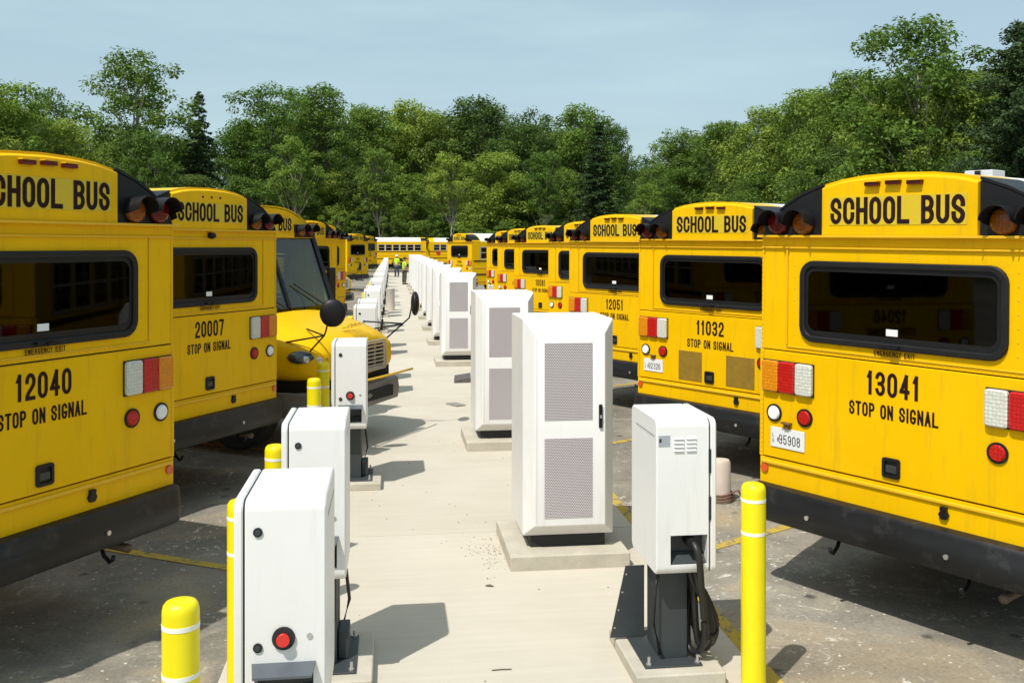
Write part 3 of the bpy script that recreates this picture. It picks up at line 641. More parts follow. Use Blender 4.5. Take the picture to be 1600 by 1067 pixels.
BUS_PROTO = bus; used = [False]
def place_bus(root_xy, heading, label, number=None, plate=None, roll=0, dz=0, extra=None, signal=True, skip=(), group='school buses parked in the lot', em=True):
    th = math.atan2(-heading[0], heading[1])
    b = copy_tree(BUS_PROTO, None, skip)
    b.rotation_euler = (0, R(roll), th); b.location = (root_xy[0], root_xy[1], dz)
    tag(b, label, 'school bus', group)
    if number:
        text_mesh(MB(), number, 0-.01, 1.572, .165, .073, .0245, .0165, -.0135).build('fleet_number', LETTER, b)
    if signal: text_mesh(MB(), 'STOP ON SIGNAL', 0-.01, 1.418, .098, .0432, .0150, .0082, -.0135).build('warning_lettering', LETTER, b)
    if em: text_mesh(MB(), 'EMERGENCY EXIT', 0, 1.848, .034, .0185, .0058, .0045, -.0135).build('exit_lettering', LETTER, b)
    if plate:
        p = MB().box(-1.0, -.70, -.020, -.0145, 1.075, 1.225).build('licence_plate', PLATE, b, bevel=.004)
        mb = MB(); text_mesh(mb, plate, -.83, 1.105, .072, .031, .0075, .0085, -.0206); text_mesh(mb, 'L', -.975, 1.15, .03, .016, .004, .004, -.0206); text_mesh(mb, 'G', -.975, 1.108, .03, .016, .004, .004, -.0206); mb.build('plate_lettering', INK, p)
        mb = MB(); mb.box(-.94, -.925, -.0205, -.0202, 1.12, 1.15); mb.build('plate_crest', mat('crest_brown', (.2,.08,.06), .6), p)
        mb = MB(); mb.box(-.89, -.81, -.05, -.012, 1.262, 1.275); mb.box(-.87, -.83, -.035, -.012, 1.225, 1.262); mb.build('plate_lamp', mat('lamp_brown', (.16,.09,.03), .5), b)
    if extra: extra(b)
    return b
def right_bus(ex, ey, ang, **k):
    d = Vector((math.cos(R(ang)), math.sin(R(ang)))); h = (-d.y, d.x)
    return place_bus(Vector((ex, ey))+d*HW, h, **k)
def left_bus(ex, ey, ang, **k):
    d = Vector((math.cos(R(ang)), math.sin(R(ang)))); h = (-(-d.y), -d.x) if False else (d.y, -d.x)
    return place_bus(Vector((ex, ey))+d*HW, h, **k)

def vents(b):
    vm = mat('brown_mesh_grille', (.26, .155, .012), .5, noise=.2, nscale=14)
    for x0, x1 in ((-.46, -.12), (.22, .60)): MB().box(x0, x1, -.017, -.0118, 1.03, 1.37).build('vent_screen', vm, b, bevel=.003)
def roofbox(b):
    o = MB().box(-.22, .0, 1.30, 1.50, 3.05, 3.17).build('roof_vent', mat('vent_grey_white', (.5,.5,.5), .5), b, bevel=.01); MB().box(-.13, -.09, 1.285, 1.2995, 3.06, 3.165).build('strap', BLACK, o)
right_bus(2.795, 7.075, -60, label='near right yellow school bus, rear marked 13041, beside the front yellow bollard', number='13041', plate='95908', roll=.6, extra=roofbox)
right_bus(2.985, 11.48, -57, label='yellow school bus marked 11032 with two brown vent screens on its rear', number='11032', plate='92326', roll=.5, extra=vents)
right_bus(2.95, 15.9, -59, label='yellow school bus marked 12051, seen behind the nearest tall white cabinet', number='12051', roll=.3)
right_bus(3.32, 20.3, -60, label='fourth yellow school bus from the front in the right row, mostly hidden', number='13020', roll=.2)
right_bus(3.15, 24.7, -60, label='fifth yellow school bus from the front in the right row', number='10081', extra=None)
right_bus(3.2, 29.1, -60, label='sixth yellow school bus from the front in the right row', number='12017', plate='93117')
right_bus(3.3, 33.5, -60, label='seventh yellow school bus in the right row, last before the gap', number='11025', plate='94462')
right_bus(2.85, 49.5, -60, label='lone yellow school bus past the gap in the right row, its side windows showing', number='12008', dz=.1)
b = left_bus(-1.57, 7.22, -120.5, label='near left yellow school bus in shade, rear marked 12040', number='12040', dz=.085)
def camera20007(b):
    MB().ell((.0, -.03, 2.60), .04, .05, .035, 12, 8).build('rear_camera', BLACK, b, smooth=True)
    for x in (-.13, 0, .13): MB().cyl((x, -.034, 2.99), (x, -.02, 2.99), .012, n=8).build('marker_dot', LETTER, b)
left_bus(-1.29, 11.08, -120, label='yellow school bus marked 20007 with a small rear camera above its window', number='20007', dz=.095, extra=camera20007, skip=('marker_lamp',))
left_bus(-1.35, 24.3, -120, label='yellow school bus just beyond the forward facing bus in the left row', number='12033', dz=.1)
left_bus(-1.35, 28.7, -120, label='second yellow school bus beyond the forward facing bus, edge of rear showing', number='13012', dz=.1)
left_bus(-1.35, 56, -120, label='distant yellow school bus in the left row before the last one', number='12061', dz=.15)
left_bus(-1.2, 80, -120, label='last small yellow school bus in the left row, near the workers', number='12044', dz=.25)
# forward facing buses
def front_bus(nx, ny, label, dz=0):
    h = Vector((.866, -.5)); root = Vector((nx, ny))-h*(LEN+1.66)
    b = place_bus(root, h, label, None, None, 0, dz, None, False, (), em=False)
    t = MB(); text_mesh(t, '22011', 0, 0, .15, .075, .02, .018, 0, mirror=True)
    o = t.build('hood_number', LETTER, b); o.location = (0, LEN+1.315, 1.475); o.rotation_euler = (R(-64)-0, 0, 0)
    return b
front_bus(-.24, 12.54, 'forward facing yellow school bus with round black mirrors and chrome grille', .05)
front_bus(-1.75, 36.0, 'small distant forward facing yellow school bus in the left row', .05)
# side-on buses closing the row
place_bus(ray(664)*95+Vector((0,0)), (-.997, -.07), 'side-on yellow school bus with white roof behind the two workers', None, None, 0, .25, None, False, (), em=False)
place_bus(ray(664)*99+Vector((9.6,1.0)), (-.997, -.07), 'side-on yellow school bus with white roof, right of the workers at far end', None, None, 0, .25, None, False, (), em=False)
def del_tree(o):
    for c in list(o.children): del_tree(c)
    bpy.data.objects.remove(o)
del_tree(BUS_PROTO)

# ------------------------------------------------------------------ charging dispenser
def boolean_cut(o, cutters):
    for c in cutters:
        m = o.modifiers.new('cut', 'BOOLEAN'); m.operation = 'DIFFERENCE'; m.object = c; m.solver = 'EXACT'
    dg = bpy.context.evaluated_depsgraph_get(); me = bpy.data.meshes.new_from_object(o.evaluated_get(dg)); o.modifiers.clear(); old = o.data; o.data = me
    for c in cutters: bpy.data.objects.remove(c)
def yz_round(x0, x1, y0, y1, z0, z1, r, n=6):
    pr = rrect(y0, y1, z0, z1, r, n); mb = MB()
    c = .006
    ins = rrect(y0+c, y1-c, z0+c, z1-c, r-c, n)
    mb.loft([[(x0, p[0], p[1]) for p in ins], [(x0+c, p[0], p[1]) for p in pr], [(x1-c, p[0], p[1]) for p in pr], [(x1, p[0], p[1]) for p in ins]]); return mb
BZ0, BZ1, DY = .63, 1.55, .295
charger = empty('charging_dispenser')
body = yz_round(-.142, .18, -DY, DY, BZ0, BZ1, .05).build('housing', WHITE, charger)
c1 = MB().box(-.105, .13, -DY-.1, -DY+.10, BZ0+.075, BZ0+.245).build('cut', GAP); c2 = MB().box(-.13, .095, DY-.10, DY+.1, BZ0+.06, BZ0+.235).build('cut', GAP)
boolean_cut(body, [c1, c2])
me = body.data; me.polygons.foreach_set('use_smooth', [True]*len(me.polygons)); me.set_sharp_from_angle(angle=R(25))
yz_round(-.15, -.142, -DY+.008, DY-.008, BZ0+.008, BZ1-.008, .045).build('door_gap', GAP, charger)
dc = yz_round(-.185, -.15, -DY, DY, BZ0, BZ1, .05).build('front_door', WHITE, charger, smooth=True, auto=25)
MB().cyl((-.187, -.2, 1.12), (-.1845, -.2, 1.12), .03, n=20).build('green_logo', GREENL, dc)
MB().box(-.1865, -.1845, -.12, .12, 1.2, 1.36).build('screen', HOLST, dc)
for z in (1.02, 1.30): MB().box(-.152, -.138, DY-.012, DY+.004, z-.07, z+.07).build('hinge', GAP, charger, bevel=.003)
# near side of the left row: locks, emergency stop, holster
def lock(x, z):
    o = MB().cyl((x, -DY-.006, z), (x, -DY+.002, z), .019, n=20).build('lock', GAP, charger); MB().cyl((x, -DY-.009, z), (x, -DY-.006, z), .011, n=14).build('keyhole', GRAPH, o)
lock(-.09, 1.42); lock(-.09, .955)
o = MB().cyl((.012, -DY-.010, .99), (.012, -DY+.002, .99), .046, n=26).build('emergency_stop', GAP, charger)
mb = MB(); mb.cyl((.012, -DY-.032, .99), (.012, -DY-.010, .99), .028, .024, n=22); mb.build('push_button', ESTOP, o, bevel=.004)
MB().cyl((.115, -DY-.004, .995), (.115, -DY+.002, .995), .012, n=14).build('screw', STEEL, charger)
def holster(y, s, x0, x1, z0, z1):
    mb = MB(); mb.box(x0+.003, x1-.003, min(y, y+s*.006), max(y, y+s*.006), z0+.003, z1-.003); h = mb.build('holster', HOLST, charger)
    mb = MB(); yy = y-s*.085; mb.add([(x0+.004,y-s*.01,z0+.055),(x1-.004,y-s*.01,z0+.055),(x1-.004,yy,z0+.005),(x0+.004,yy,z0+.005)], [(0,1,2,3)]); mb.build('holster_ramp', GRAPH, h)
    return h
hA = holster(-DY+.095, 1, -.105, .13, BZ0+.075, BZ0+.245)
mb = MB(); a_ = [(-.115,-DY+.002),(.14,-DY+.002),(.128,-DY-.075),(-.103,-DY-.075)]; mb.loft([[(x, y, BZ0+.262+.35*(y+DY)) for x, y in a_], [(x, y, BZ0+.252+.35*(y+DY)) for x, y in a_]])
mb.build('holster_hood', mat('hood_grey', (.085,.10,.115), .4), charger)
# far side: louvres, label, holster
holster(DY-.095, -1, -.13, .095, BZ0+.06, BZ0+.235)
for i in range(2):
    for k in range(4):
        xx = .045-i*.075; z = 1.445-k*.0235
        mb = MB(); mb.add([(xx-.03,DY,z),(xx+.03,DY,z),(xx+.03,DY+.010,z-.011),(xx-.03,DY+.010,z-.011),(xx-.03,DY,z-.013),(xx+.03,DY,z-.013)], [(0,1,2,3),(3,2,5,4),(0,3,4),(1,5,2)]); mb.build('louvre', WHITE, charger)
lb = MB().box(.098, .168, DY-.001, DY+.0018, 1.39, 1.455).build('label', GREYL, charger)
MB().box(.15, .163, DY+.001, DY+.0024, 1.415, 1.437).build('label_mark', GAP, lb)
MB().box(.1785, .1815, -.17, .25, 1.44, 1.452).build('seam', mat('seam_grey', (.4,.4,.4), .6), charger)
# pedestal
MB().box(-.05, .125, -.02, .16, .085, BZ0).build('pedestal', GRAPH, charger, bevel=.006)
MB().box(-.045, .12, -.14, -.0205, .085, BZ0).build('pedestal_back', GRAPH, charger, bevel=.006)
bp = MB().box(-.11, .24, -.27, .27, .075, .087).build('base_plate', GRAPH, charger, bevel=.003)
for x, yv in ((-.085, -.24), (.21, -.24), (-.085, .24), (.21, .24)):
    mb = MB(); mb.cyl((x, yv, .087), (x, yv, .135), .009, n=8); mb.cyl((x, yv, .087), (x, yv, .10), .017, n=6); mb.build('anchor_bolt', STEEL, bp)
mb = MB(); mb.add([(.13,-.18,.09),(.35,-.18,.09),(.25,-.18,.54),(.13,-.18,.54),(.13,-.168,.09),(.35,-.168,.09),(.25,-.168,.54),(.13,-.168,.54)], [(0,1,2,3),(4,7,6,5),(0,4,5,1),(1,5,6,2),(2,6,7,3),(3,7,4,0)])
gs = mb.build('cable_shroud', GRAPH, charger)
for k in range(4):
    t_ = .08+k*.28; MB().cyl((.33-.09*t_,-.186,.12+.4*t_), (.33-.09*t_,-.166,.12+.4*t_), .006, n=8).build('screw', STEEL, gs)
def cat(p0, p1, sag, n=14, side=(0,0,0)):
    p0, p1 = Vector(p0), Vector(p1); o = []
    for i in range(n+1):
        t = i/n; p = p0.lerp(p1, t); p.z -= sag*4*t*(1-t); p += Vector(side)*math.sin(math.pi*t); o.append(p)
    return o
# charging lead from the far-side holster looping beside the pedestal (seen on the right hand unit)
def smooth_path(P, n=6):
    P = [Vector(p) for p in P]; o = []
    for i in range(len(P)-1):
        a, b, c, d = P[max(i-1,0)], P[i], P[i+1], P[min(i+2,len(P)-1)]
        for k in range(n):
            t = k/n; o.append(.5*((2*b)+(c-a)*t+(2*a-5*b+4*c-d)*t*t+(3*b-a-3*c+d)*t**3))
    return o+[P[-1]]
def cables(sgn, yA):
    cb = MB(); r_ = .020
    cb.tube(smooth_path([(-.035, sgn*(DY-.07), BZ0+.185), (-.045, sgn*(DY+.02), BZ0+.18), (-.062, sgn*(DY+.055), BZ0+.10), (-.085, sgn*(DY+.03), BZ0-.10), (-.115, sgn*(DY-.02), .36), (-.125, sgn*(DY-.05), .22), (-.105, sgn*(DY-.10), .135), (-.07, sgn*(DY-.16), .13), (-.075, sgn*.08, .22), (-.095, sgn*.05, .42), (-.095, sgn*.06, BZ0+.02)]), r_, 10)
    for dx, dy, lo, w in ((.0, .21, .16, .075), (.02, .15, .13, .125), (.0, .08, .115, .17), (-.012, .0, .135, .20)):
        cb.tube(smooth_path([(-.07+dx, sgn*(dy+.03), BZ0+.02), (-.085+dx-w*.15, sgn*(dy+.045), BZ0-.10), (-.075-w*.62, sgn*(dy+.05), .42), (-.07-w, sgn*(dy+.04), .25), (-.07-w*.98, sgn*dy, lo+.03), (-.08-w*.72, sgn*(dy-.03), lo-.005), (-.08-w*.45, sgn*(dy-.05), lo+.03), (-.08-w*.28, sgn*(dy-.05), .30), (-.085, sgn*(dy-.03), BZ0-.12), (-.08, sgn*(dy-.02), BZ0+.02)]), r_, 10)
    c = cb.build('charging_cable', CABLE, charger, smooth=True)
    mb = MB(); mb.cyl((-.035, sgn*(DY-.09), BZ0+.19), (-.04, sgn*(DY+.012), BZ0+.182), .032, n=16); mb.build('connector', RUBBER, c, smooth=True, auto=40)
cables(1, 0)
cb = MB(); cb.tube([(.13, .17, BZ0), (.16, .20, BZ0-.1), (.18, .22, .34), (.14, .20, .18), (.115, .14, .10)], .011, 8); cb.build('supply_cable', CABLE, charger, smooth=True)
jb = MB().box(.126, .19, -.08, .12, .09, .25).build('junction_box', GRAPH, charger, bevel=.006)
def place_charger(x, y, rz, label, group):
    c = copy_tree(charger, None, ('cable_shroud', 'charging_cable') if rz == 0 else ('junction_box',)); c.location = (x, y, .024); c.rotation_euler = (0, 0, rz); tag(c, label, 'charger', group)
    dx = .055 if rz == 0 else -.055
    p = MB().box(x-.26+dx, x+.28+dx, y-.36, y+.36, .02, .1).build('equipment_pad', PAD, None, bevel=.012); tag(p, kind='structure')
GL_ = 'white dispensers along the left edge of the strip'; 
words = ['nearest white charging dispenser on the left, red emergency button facing the camera', 'second white charging dispenser on the left, right behind the nearest one', 'third white charging dispenser on the left, in front of the bus nose']
ORD = ['first','second','third','fourth','fifth','sixth','seventh','eighth','ninth','tenth','eleventh','twelfth','thirteenth','fourteenth','fifteenth','sixteenth','seventeenth','eighteenth','nineteenth','twentieth','last']
LY = [4.26, 5.94, 10.55, 16.7, 18.4, 22.7, 24.4, 28.6, 30.3, 34.8, 36.5, 41, 42.7, 47.2, 48.9, 53.4, 55.1, 59.6, 65.8, 72, 78]
far_l = ['white dispenser just beyond the forward facing bus, pale top and lock showing', 'second white dispenser beyond the forward facing bus']
for i, yv in enumerate(LY):
    lab = words[i] if i < 3 else (far_l[i-3] if i < 5 else ORD[i]+' white dispenser from the camera in the left line')
    place_charger(-.445, yv, 0, lab, GL_)
place_charger(1.725, 5.79, math.pi, 'white charging dispenser on the right with looped black cables and louvres', 'white dispensers along the right edge of the strip')
del_tree(charger)

# ------------------------------------------------------------------ bollards
bol = empty('bollard')
def lathe(prof, n=24):
    mb = MB(); mb.loft([[(r*math.cos(2*math.pi*i/n), r*math.sin(2*math.pi*i/n), z) for i in range(n)] for r, z in prof]); return mb
BH = 1.22; r = .071
lathe([(r,0),(r,BH-.05),(r*.985,BH-.034),(r*.93,BH-.018),(r*.8,BH-.006),(r*.6,BH-.001),(.001,BH)]).build('sleeve', BOLLY, bol, smooth=True, auto=50)
for z in (BH-.105, BH-.295): lathe([(r-.003,z),(r+.0012,z+.001),(r+.0012,z+.019),(r-.003,z+.02)]).build('white_band', BOLLW, bol, smooth=True, auto=30)
def place_bollard(x, y, label, tilt=(0,0)):
    o = copy_tree(bol); o.location = (x, y, 0); o.rotation_euler = (tilt[0], tilt[1], random.random()*6); tag(o, label, 'bollard', 'yellow bollards guarding the dispensers')
place_bollard(2.085, 5.36, 'tall yellow bollard with two white bands beside the right hand dispenser')
place_bollard(-.815, 3.87, 'nearest yellow bollard, bottom left, in front of the first dispenser')
place_bollard(-.815, 5.36, 'yellow bollard half hidden behind the nearest white dispenser')
place_bollard(-.80, 6.80, 'yellow bollard beside the far edge of the second left dispenser')
place_bollard(-.80, 10.15, 'shorter looking front one of the two bollards left of the third dispenser')
place_bollard(-.80, 11.5, 'rear one of the two bollards left of the third dispenser')
for i, yv in enumerate((16.2, 18.9, 22.2, 24.9, 28.1, 30.8, 34.3, 37.0, 40.5, 46.7, 52.9, 59.1)):
    place_bollard(-.80, yv, ORD[i+5]+' yellow bollard from the camera in the left line')
del_tree(bol)

# ------------------------------------------------------------------ power cabinets
cab = empty('power_cabinet')
CW, FWd, D = .375, .29, .80
mb = MB(); z0, z1 = .24, 2.0
bk = [(-CW, z0+.0), (CW, z0+.0), (CW, z1), (-CW, z1)]
L0 = [(x, .09, z) for x, z in bk]; L1 = [(x, D, z) for x, z in bk]; Lf = [(-FWd, 0, z0+.095), (FWd, 0, z0+.095), (FWd, 0, 1.885), (-FWd, 0, 1.885)]
mb.loft([Lf, L0, L1]); mb.build('housing', WHITE, cab, bevel=.008)
for a, b_ in ((1.19, 1.81), (.40, 1.04)):
    o = MB().box(-.208, .184, -.004, .004, a, b_).build('perforated_panel', PERF, cab)
h = MB().box(.236, .266, -.018, .002, 1.12, 1.31).build('handle', BLACK, cab, bevel=.008); MB().box(.242, .260, -.022, -.017, 1.20, 1.225).build('lock', STEEL, h)
MB().box(-.272, -.2695, -.0015, .001, .36, 1.86).build('door_seam', mat('seam_grey', (.4,.4,.4), .6), cab)
MB().box(-.31, .31, .10, D-.08, .14, .242).build('plinth', GAP, cab, bevel=.006)
cabs = [(7.72, 'nearest tall white cabinet with two perforated panels and a black handle'), (12.15, 'second tall white cabinet, partly hidden behind the nearest cabinet'), (20.55, 'third tall white cabinet in line, past an empty space with a dark scrap'),
        (24.9, 'fourth tall white cabinet in the receding line')] + [(y, ('fifth','sixth','seventh','eighth','ninth','tenth','eleventh','last')[k]+' tall white cabinet in the receding line') for k, y in enumerate((29.2, 33.5, 37.8, 42.1, 46.4, 50.7, 55, 59.3))]
for yv, lab in cabs:
    c = copy_tree(cab); c.location = (1.43, yv-.08, .0); tag(c, lab, 'cabinet', 'tall white power cabinets along the strip')
    p = MB().box(.93, 1.90, yv-.20, yv+D+.04, .015, .14).build('equipment_pad', PAD, None, bevel=.012); tag(p, kind='structure')
del_tree(cab)

# ------------------------------------------------------------------ small things on the ground
t = empty('cylinder_post', (*ray(1126)*9.75, 0), 0, 'short pale cylinder standing on the asphalt behind the right dispenser', 'post')
lathe([(.10,0),(.10,.40),(.085,.425),(.001,.43)]).build('tube', PINKP, t, smooth=True, auto=40)
mb = MB()
for z in (.03, .06, .09): mb.tube([((.112+.02*(i % 3 == 0))*math.cos(i*.5), .112*math.sin(i*.5), z+.008*math.sin(i*1.3)) for i in range(14)], .008, 6)
mb.tube([(.11,-.02,.09),(.17,-.04,.12),(.2,-.03,.07)], .012, 6); mb.build('rope_loop', mat('rope_brown', (.22,.12,.09), .8), t)
t = empty('fibre_barrel', (*gp(610, 486), .024), 0, 'beige cylinder standing on the strip beside the left dispensers', 'barrel')
lathe([(.17,0),(.175,.02),(.17,.04),(.17,.82),(.178,.84),(.17,.87),(.001,.88)]).build('drum', TUBEB, t, smooth=True, auto=40)
p = gp(722, 598); mb = MB(); mb.add([(-.16,-.2,0),(.16,-.16,0),(.18,.22,0),(-.14,.2,0),(-.15,-.19,.05),(.15,-.15,.09),(.17,.2,.14),(-.13,.18,.10)], [(0,3,2,1),(4,5,6,7),(0,1,5,4),(1,2,6,5),(2,3,7,6),(3,0,4,7)])
o = mb.build('dark_scrap', mat('dark_scrap', (.10,.09,.085), .8, noise=.3)); o.location = (p.x, p.y, .022); tag(o, 'crumpled dark scrap lying on the concrete beside the second cabinet', 'scrap')
p = gp(712, 635); o = MB().box(-.09, .09, -.16, .16, 0, .02).build('flat_offcut', mat('grey_scrap', (.26,.25,.23), .8, noise=.3), None, bevel=.004); o.location = (p.x, p.y, .0245); o.rotation_euler = (0,0,.5); tag(o, 'small flat grey offcut lying on the concrete strip', 'offcut')
p = gp(765, 921); mb = MB(); mb.tube([(-.03,.01,.006),(0,0,.01),(.03,-.012,.006)], [.004,.009,.003], 6); o = mb.build('twig', mat('twig', (.12,.09,.06), .9)); o.location = (p.x, p.y, .024); tag(o, 'tiny dark twig on concrete in front of the nearest cabinet', 'twig')
p = gp(784, 1053); mb = MB(); mb.tube([(-.06,0,.004),(0,.003,.005),(.06,0,.004)], .0035, 6); o = mb.build('straw', mat('twig', (.12,.09,.06), .9)); o.location = (p.x, p.y, .0245); tag(o, 'thin straw lying on concrete at the bottom edge', 'straw')
mb = MB()
for i in range(330):
    if i < 130: q_ = gp(random.gauss(765, 16), random.gauss(868, 16))
    else: q_ = Vector((random.uniform(-.9, 2.1), random.uniform(4.5, 26)))
    s_ = random.uniform(.004, .011); a = random.random()*6; x, y = q_
    mb.add([(x+s_*math.cos(a+k*1.57), y+s_*math.sin(a+k*1.57)*.8, .0235) for k in range(4)]+[(x, y, .0235+s_*.9)], [(0,1,4),(1,2,4),(2,3,4),(3,0,4)])
tag(mb.build('concrete_crumbs', mat('crumbs', (.24,.21,.17), .9, noise=.4, nscale=30)), 'scattered small grit and crumbs on the concrete strip', 'grit', kind='stuff')

# ------------------------------------------------------------------ two workers
def skin_mesh(name, verts, edges, radii, m, parent, sub=2):
    me = bpy.data.meshes.new(name); me.from_pydata(verts, edges, []); o = bpy.data.objects.new(name, me); COL.objects.link(o)
    o.modifiers.new('skin', 'SKIN'); o.modifiers.new('sub', 'SUBSURF').levels = sub
    for v, rr in zip(me.skin_vertices[0].data, radii): v.radius = (rr, rr)
    me.skin_vertices[0].data[0].use_root = True
    dg = bpy.context.evaluated_depsgraph_get(); m2 = bpy.data.meshes.new_from_object(o.evaluated_get(dg)); o.modifiers.clear(); o.data = m2
    m2.materials.clear(); m2.materials.append(m); m2.polygons.foreach_set('use_smooth', [True]*len(m2.polygons)); o.parent = parent; return o
def person(x, y, rz, label, leg, hat, arm_fwd):
    p = empty('person', (x, y, .024), rz, label, 'person', None)
    V = [(0,0,.93),(0,0,1.15),(0,0,1.38),(0,0,1.48),(0,.01,1.60),(0,.015,1.68)]; E = [(0,1),(1,2),(2,3),(3,4),(4,5)]; RR = [.13,.12,.13,.055,.095,.085]
    for s in (-1, 1):
        n = len(V); af = arm_fwd if s > 0 else arm_fwd*.4
        V += [(s*.17,0,1.42),(s*.22,.04*af,1.16),(s*.20,.22*af,.98),(s*.19,.29*af,.93),(s*.09,0,.86),(s*.11,.05*s,.48),(s*.12,-.03+.03*s,.09),(s*.13,.10,.04)]
        E += [(2,n),(n,n+1),(n+1,n+2),(n+2,n+3),(0,n+4),(n+4,n+5),(n+5,n+6),(n+6,n+7)]; RR += [.065,.05,.036,.032,.095,.065,.045,.04]
    skin_mesh('body', V, E, RR, SKIN, p)
    V2 = [(0,0,.90),(0,0,1.15),(0,0,1.36),(0,0,1.43)]; E2 = [(0,1),(1,2),(2,3)]; R2 = [.165,.155,.165,.10]
    for s in (-1, 1):
        n = len(V2); af = arm_fwd if s > 0 else arm_fwd*.4; V2 += [(s*.18,0,1.42),(s*.225,.04*af,1.18)]; E2 += [(2,n),(n,n+1)]; R2 += [.085,.068]
    skin_mesh('vest', V2, E2, R2, VEST, p)
    V3 = [(0,0,.92)]; E3 = []; R3 = [.155]
    for s in (-1, 1):
        n = len(V3); V3 += [(s*.095,0,.84),(s*.11,.05*s,.48),(s*.12,-.03+.03*s,.10)]; E3 += [(0,n),(n,n+1),(n+1,n+2)]; R3 += [.115,.085,.072]
    skin_mesh('trousers', V3, E3, R3, leg, p)
    for s in (-1, 1): MB().box(s*.125-.05, s*.125+.05, -.09+.03*s, .19, 0, .09).build('boot', BOOT, p, bevel=.03)
    mb = MB(); n = 16; mb.loft([[(rr*math.cos(2*math.pi*i/n), .015+rr*1.1*math.sin(2*math.pi*i/n), z) for i in range(n)] for rr, z in ((.135,1.675),(.115,1.68),(.112,1.72),(.09,1.775),(.05,1.80),(.005,1.805))]); mb.build('hard_hat', hat, p, smooth=True)
person(*gp(620, 433), 2.6, 'far worker in lime hi-vis vest and dark blue trousers, walking on the strip', DENIM, HATW, .4)
person(*gp(632, 445), -1.3, 'nearer worker in lime hi-vis vest and brown trousers beside the cabinets', KHAKI, HATK, 1.2)

# ------------------------------------------------------------------ trees
def leaf_cloud(name, cents, rads, n_per, size, m, up=.75, flat=.75, droop=0):
    C, Nn, T = [], [], []
    for c, r_, k in zip(cents, rads, n_per):
        d = rng.normal(size=(k,3)); d /= np.linalg.norm(d, axis=1)[:,None]
        rad = r_*(rng.random(k)**.45)
        p = np.array(c)+d*rad[:,None]*np.array([1,1,flat]); C.append(p)
        nn = d*.7+rng.normal(size=(k,3))*.6+np.array([0,0,up]); Nn.append(nn/np.linalg.norm(nn,axis=1)[:,None])
        tone = np.clip(rng.normal(.45, .14)+rng.normal(size=k)*.16, 0, 1); T.append(tone)
    C = np.concatenate(C); Nn = np.concatenate(Nn); T = np.concatenate(T); K = len(C)
    a = np.cross(Nn, rng.normal(size=(K,3))); a /= np.linalg.norm(a,axis=1)[:,None]; b = np.cross(Nn, a)
    s = size*(.55+.9*rng.random(K))[:,None]
    V = np.stack([C-a*s, C-b*s*.5+Nn*s*.12, C+a*s, C+b*s*.5+Nn*s*.12], 1).reshape(-1,3)
    me = bpy.data.meshes.new(name); me.vertices.add(K*4); me.loops.add(K*4); me.polygons.add(K)
    me.vertices.foreach_set('co', V.astype(np.float32).ravel()); me.loops.foreach_set('vertex_index', np.arange(K*4, dtype=np.int32))
    me.polygons.foreach_set('loop_start', np.arange(0, K*4, 4, dtype=np.int32)); me.polygons.foreach_set('loop_total', np.full(K, 4, np.int32))
    at = me.attributes.new('tone', 'FLOAT', 'POINT'); at.data.foreach_set('value', np.repeat(T, 4).astype(np.float32))
    me.update(); me.validate(); me.materials.append(m); return me
def tree_deciduous(h, w, base, n, dens, size, m, bark, sparse=0, feather=False):
    """unit-sized in metres: height h, crown width w, crown from z=base*h"""
    mb = MB(); tr = []; x = y = 0.0
    for i in range(8):
        t = i/7; tr.append((x, y, t*h*.86)); x += random.uniform(-.02,.02)*h; y += random.uniform(-.02,.02)*h
    mb.tube(tr, [.0085*h*(1-.88*i/7)+.015 for i in range(8)], 8)
    cents, rads, cnt = [], [], []
    for i in range(n):
        for _ in range(20):
            u = random.random(); z = base+(1-base)*u
            prof = math.sqrt(max(.03, 1-((u-.40)/.63)**2))
            a = random.random()*2*math.pi; rr = w/2*prof*(random.random()**.5)*(.82+.25*math.sin(3*a+i))
            c = (rr*math.cos(a), rr*math.sin(a), z*h)
            if all((c[0]-d[0])**2+(c[1]-d[1])**2+(c[2]-d[2])**2 > (.045*h)**2*(1+sparse) for d in cents): break
        cents.append(c); r_ = h*random.uniform(.042, .088)*(1-.35*sparse); rads.append(r_); cnt.append(int(dens*random.uniform(.7,1.3)*(r_/(h*.065))**2))
        if random.random() < .62:
            z0 = max(base*h*.55, c[2]-rr*.75-random.uniform(.03,.1)*h); k = min(7, max(0, int(z0/(h*.86)*7))); q0 = Vector(tr[k]); q1 = Vector(c)
            md = q0.lerp(q1, .5)+Vector((0,0,-.02*h)); mb.tube([q0, md, q1], [.0032*h, .002*h, .0008*h], 5, cap=False)
    cm = leaf_cloud('crown', cents, rads, cnt, size, m, flat=.6 if feather else .78)
    tm = mb.build('trunk', bark, None, smooth=True).data
    return tm, cm, h
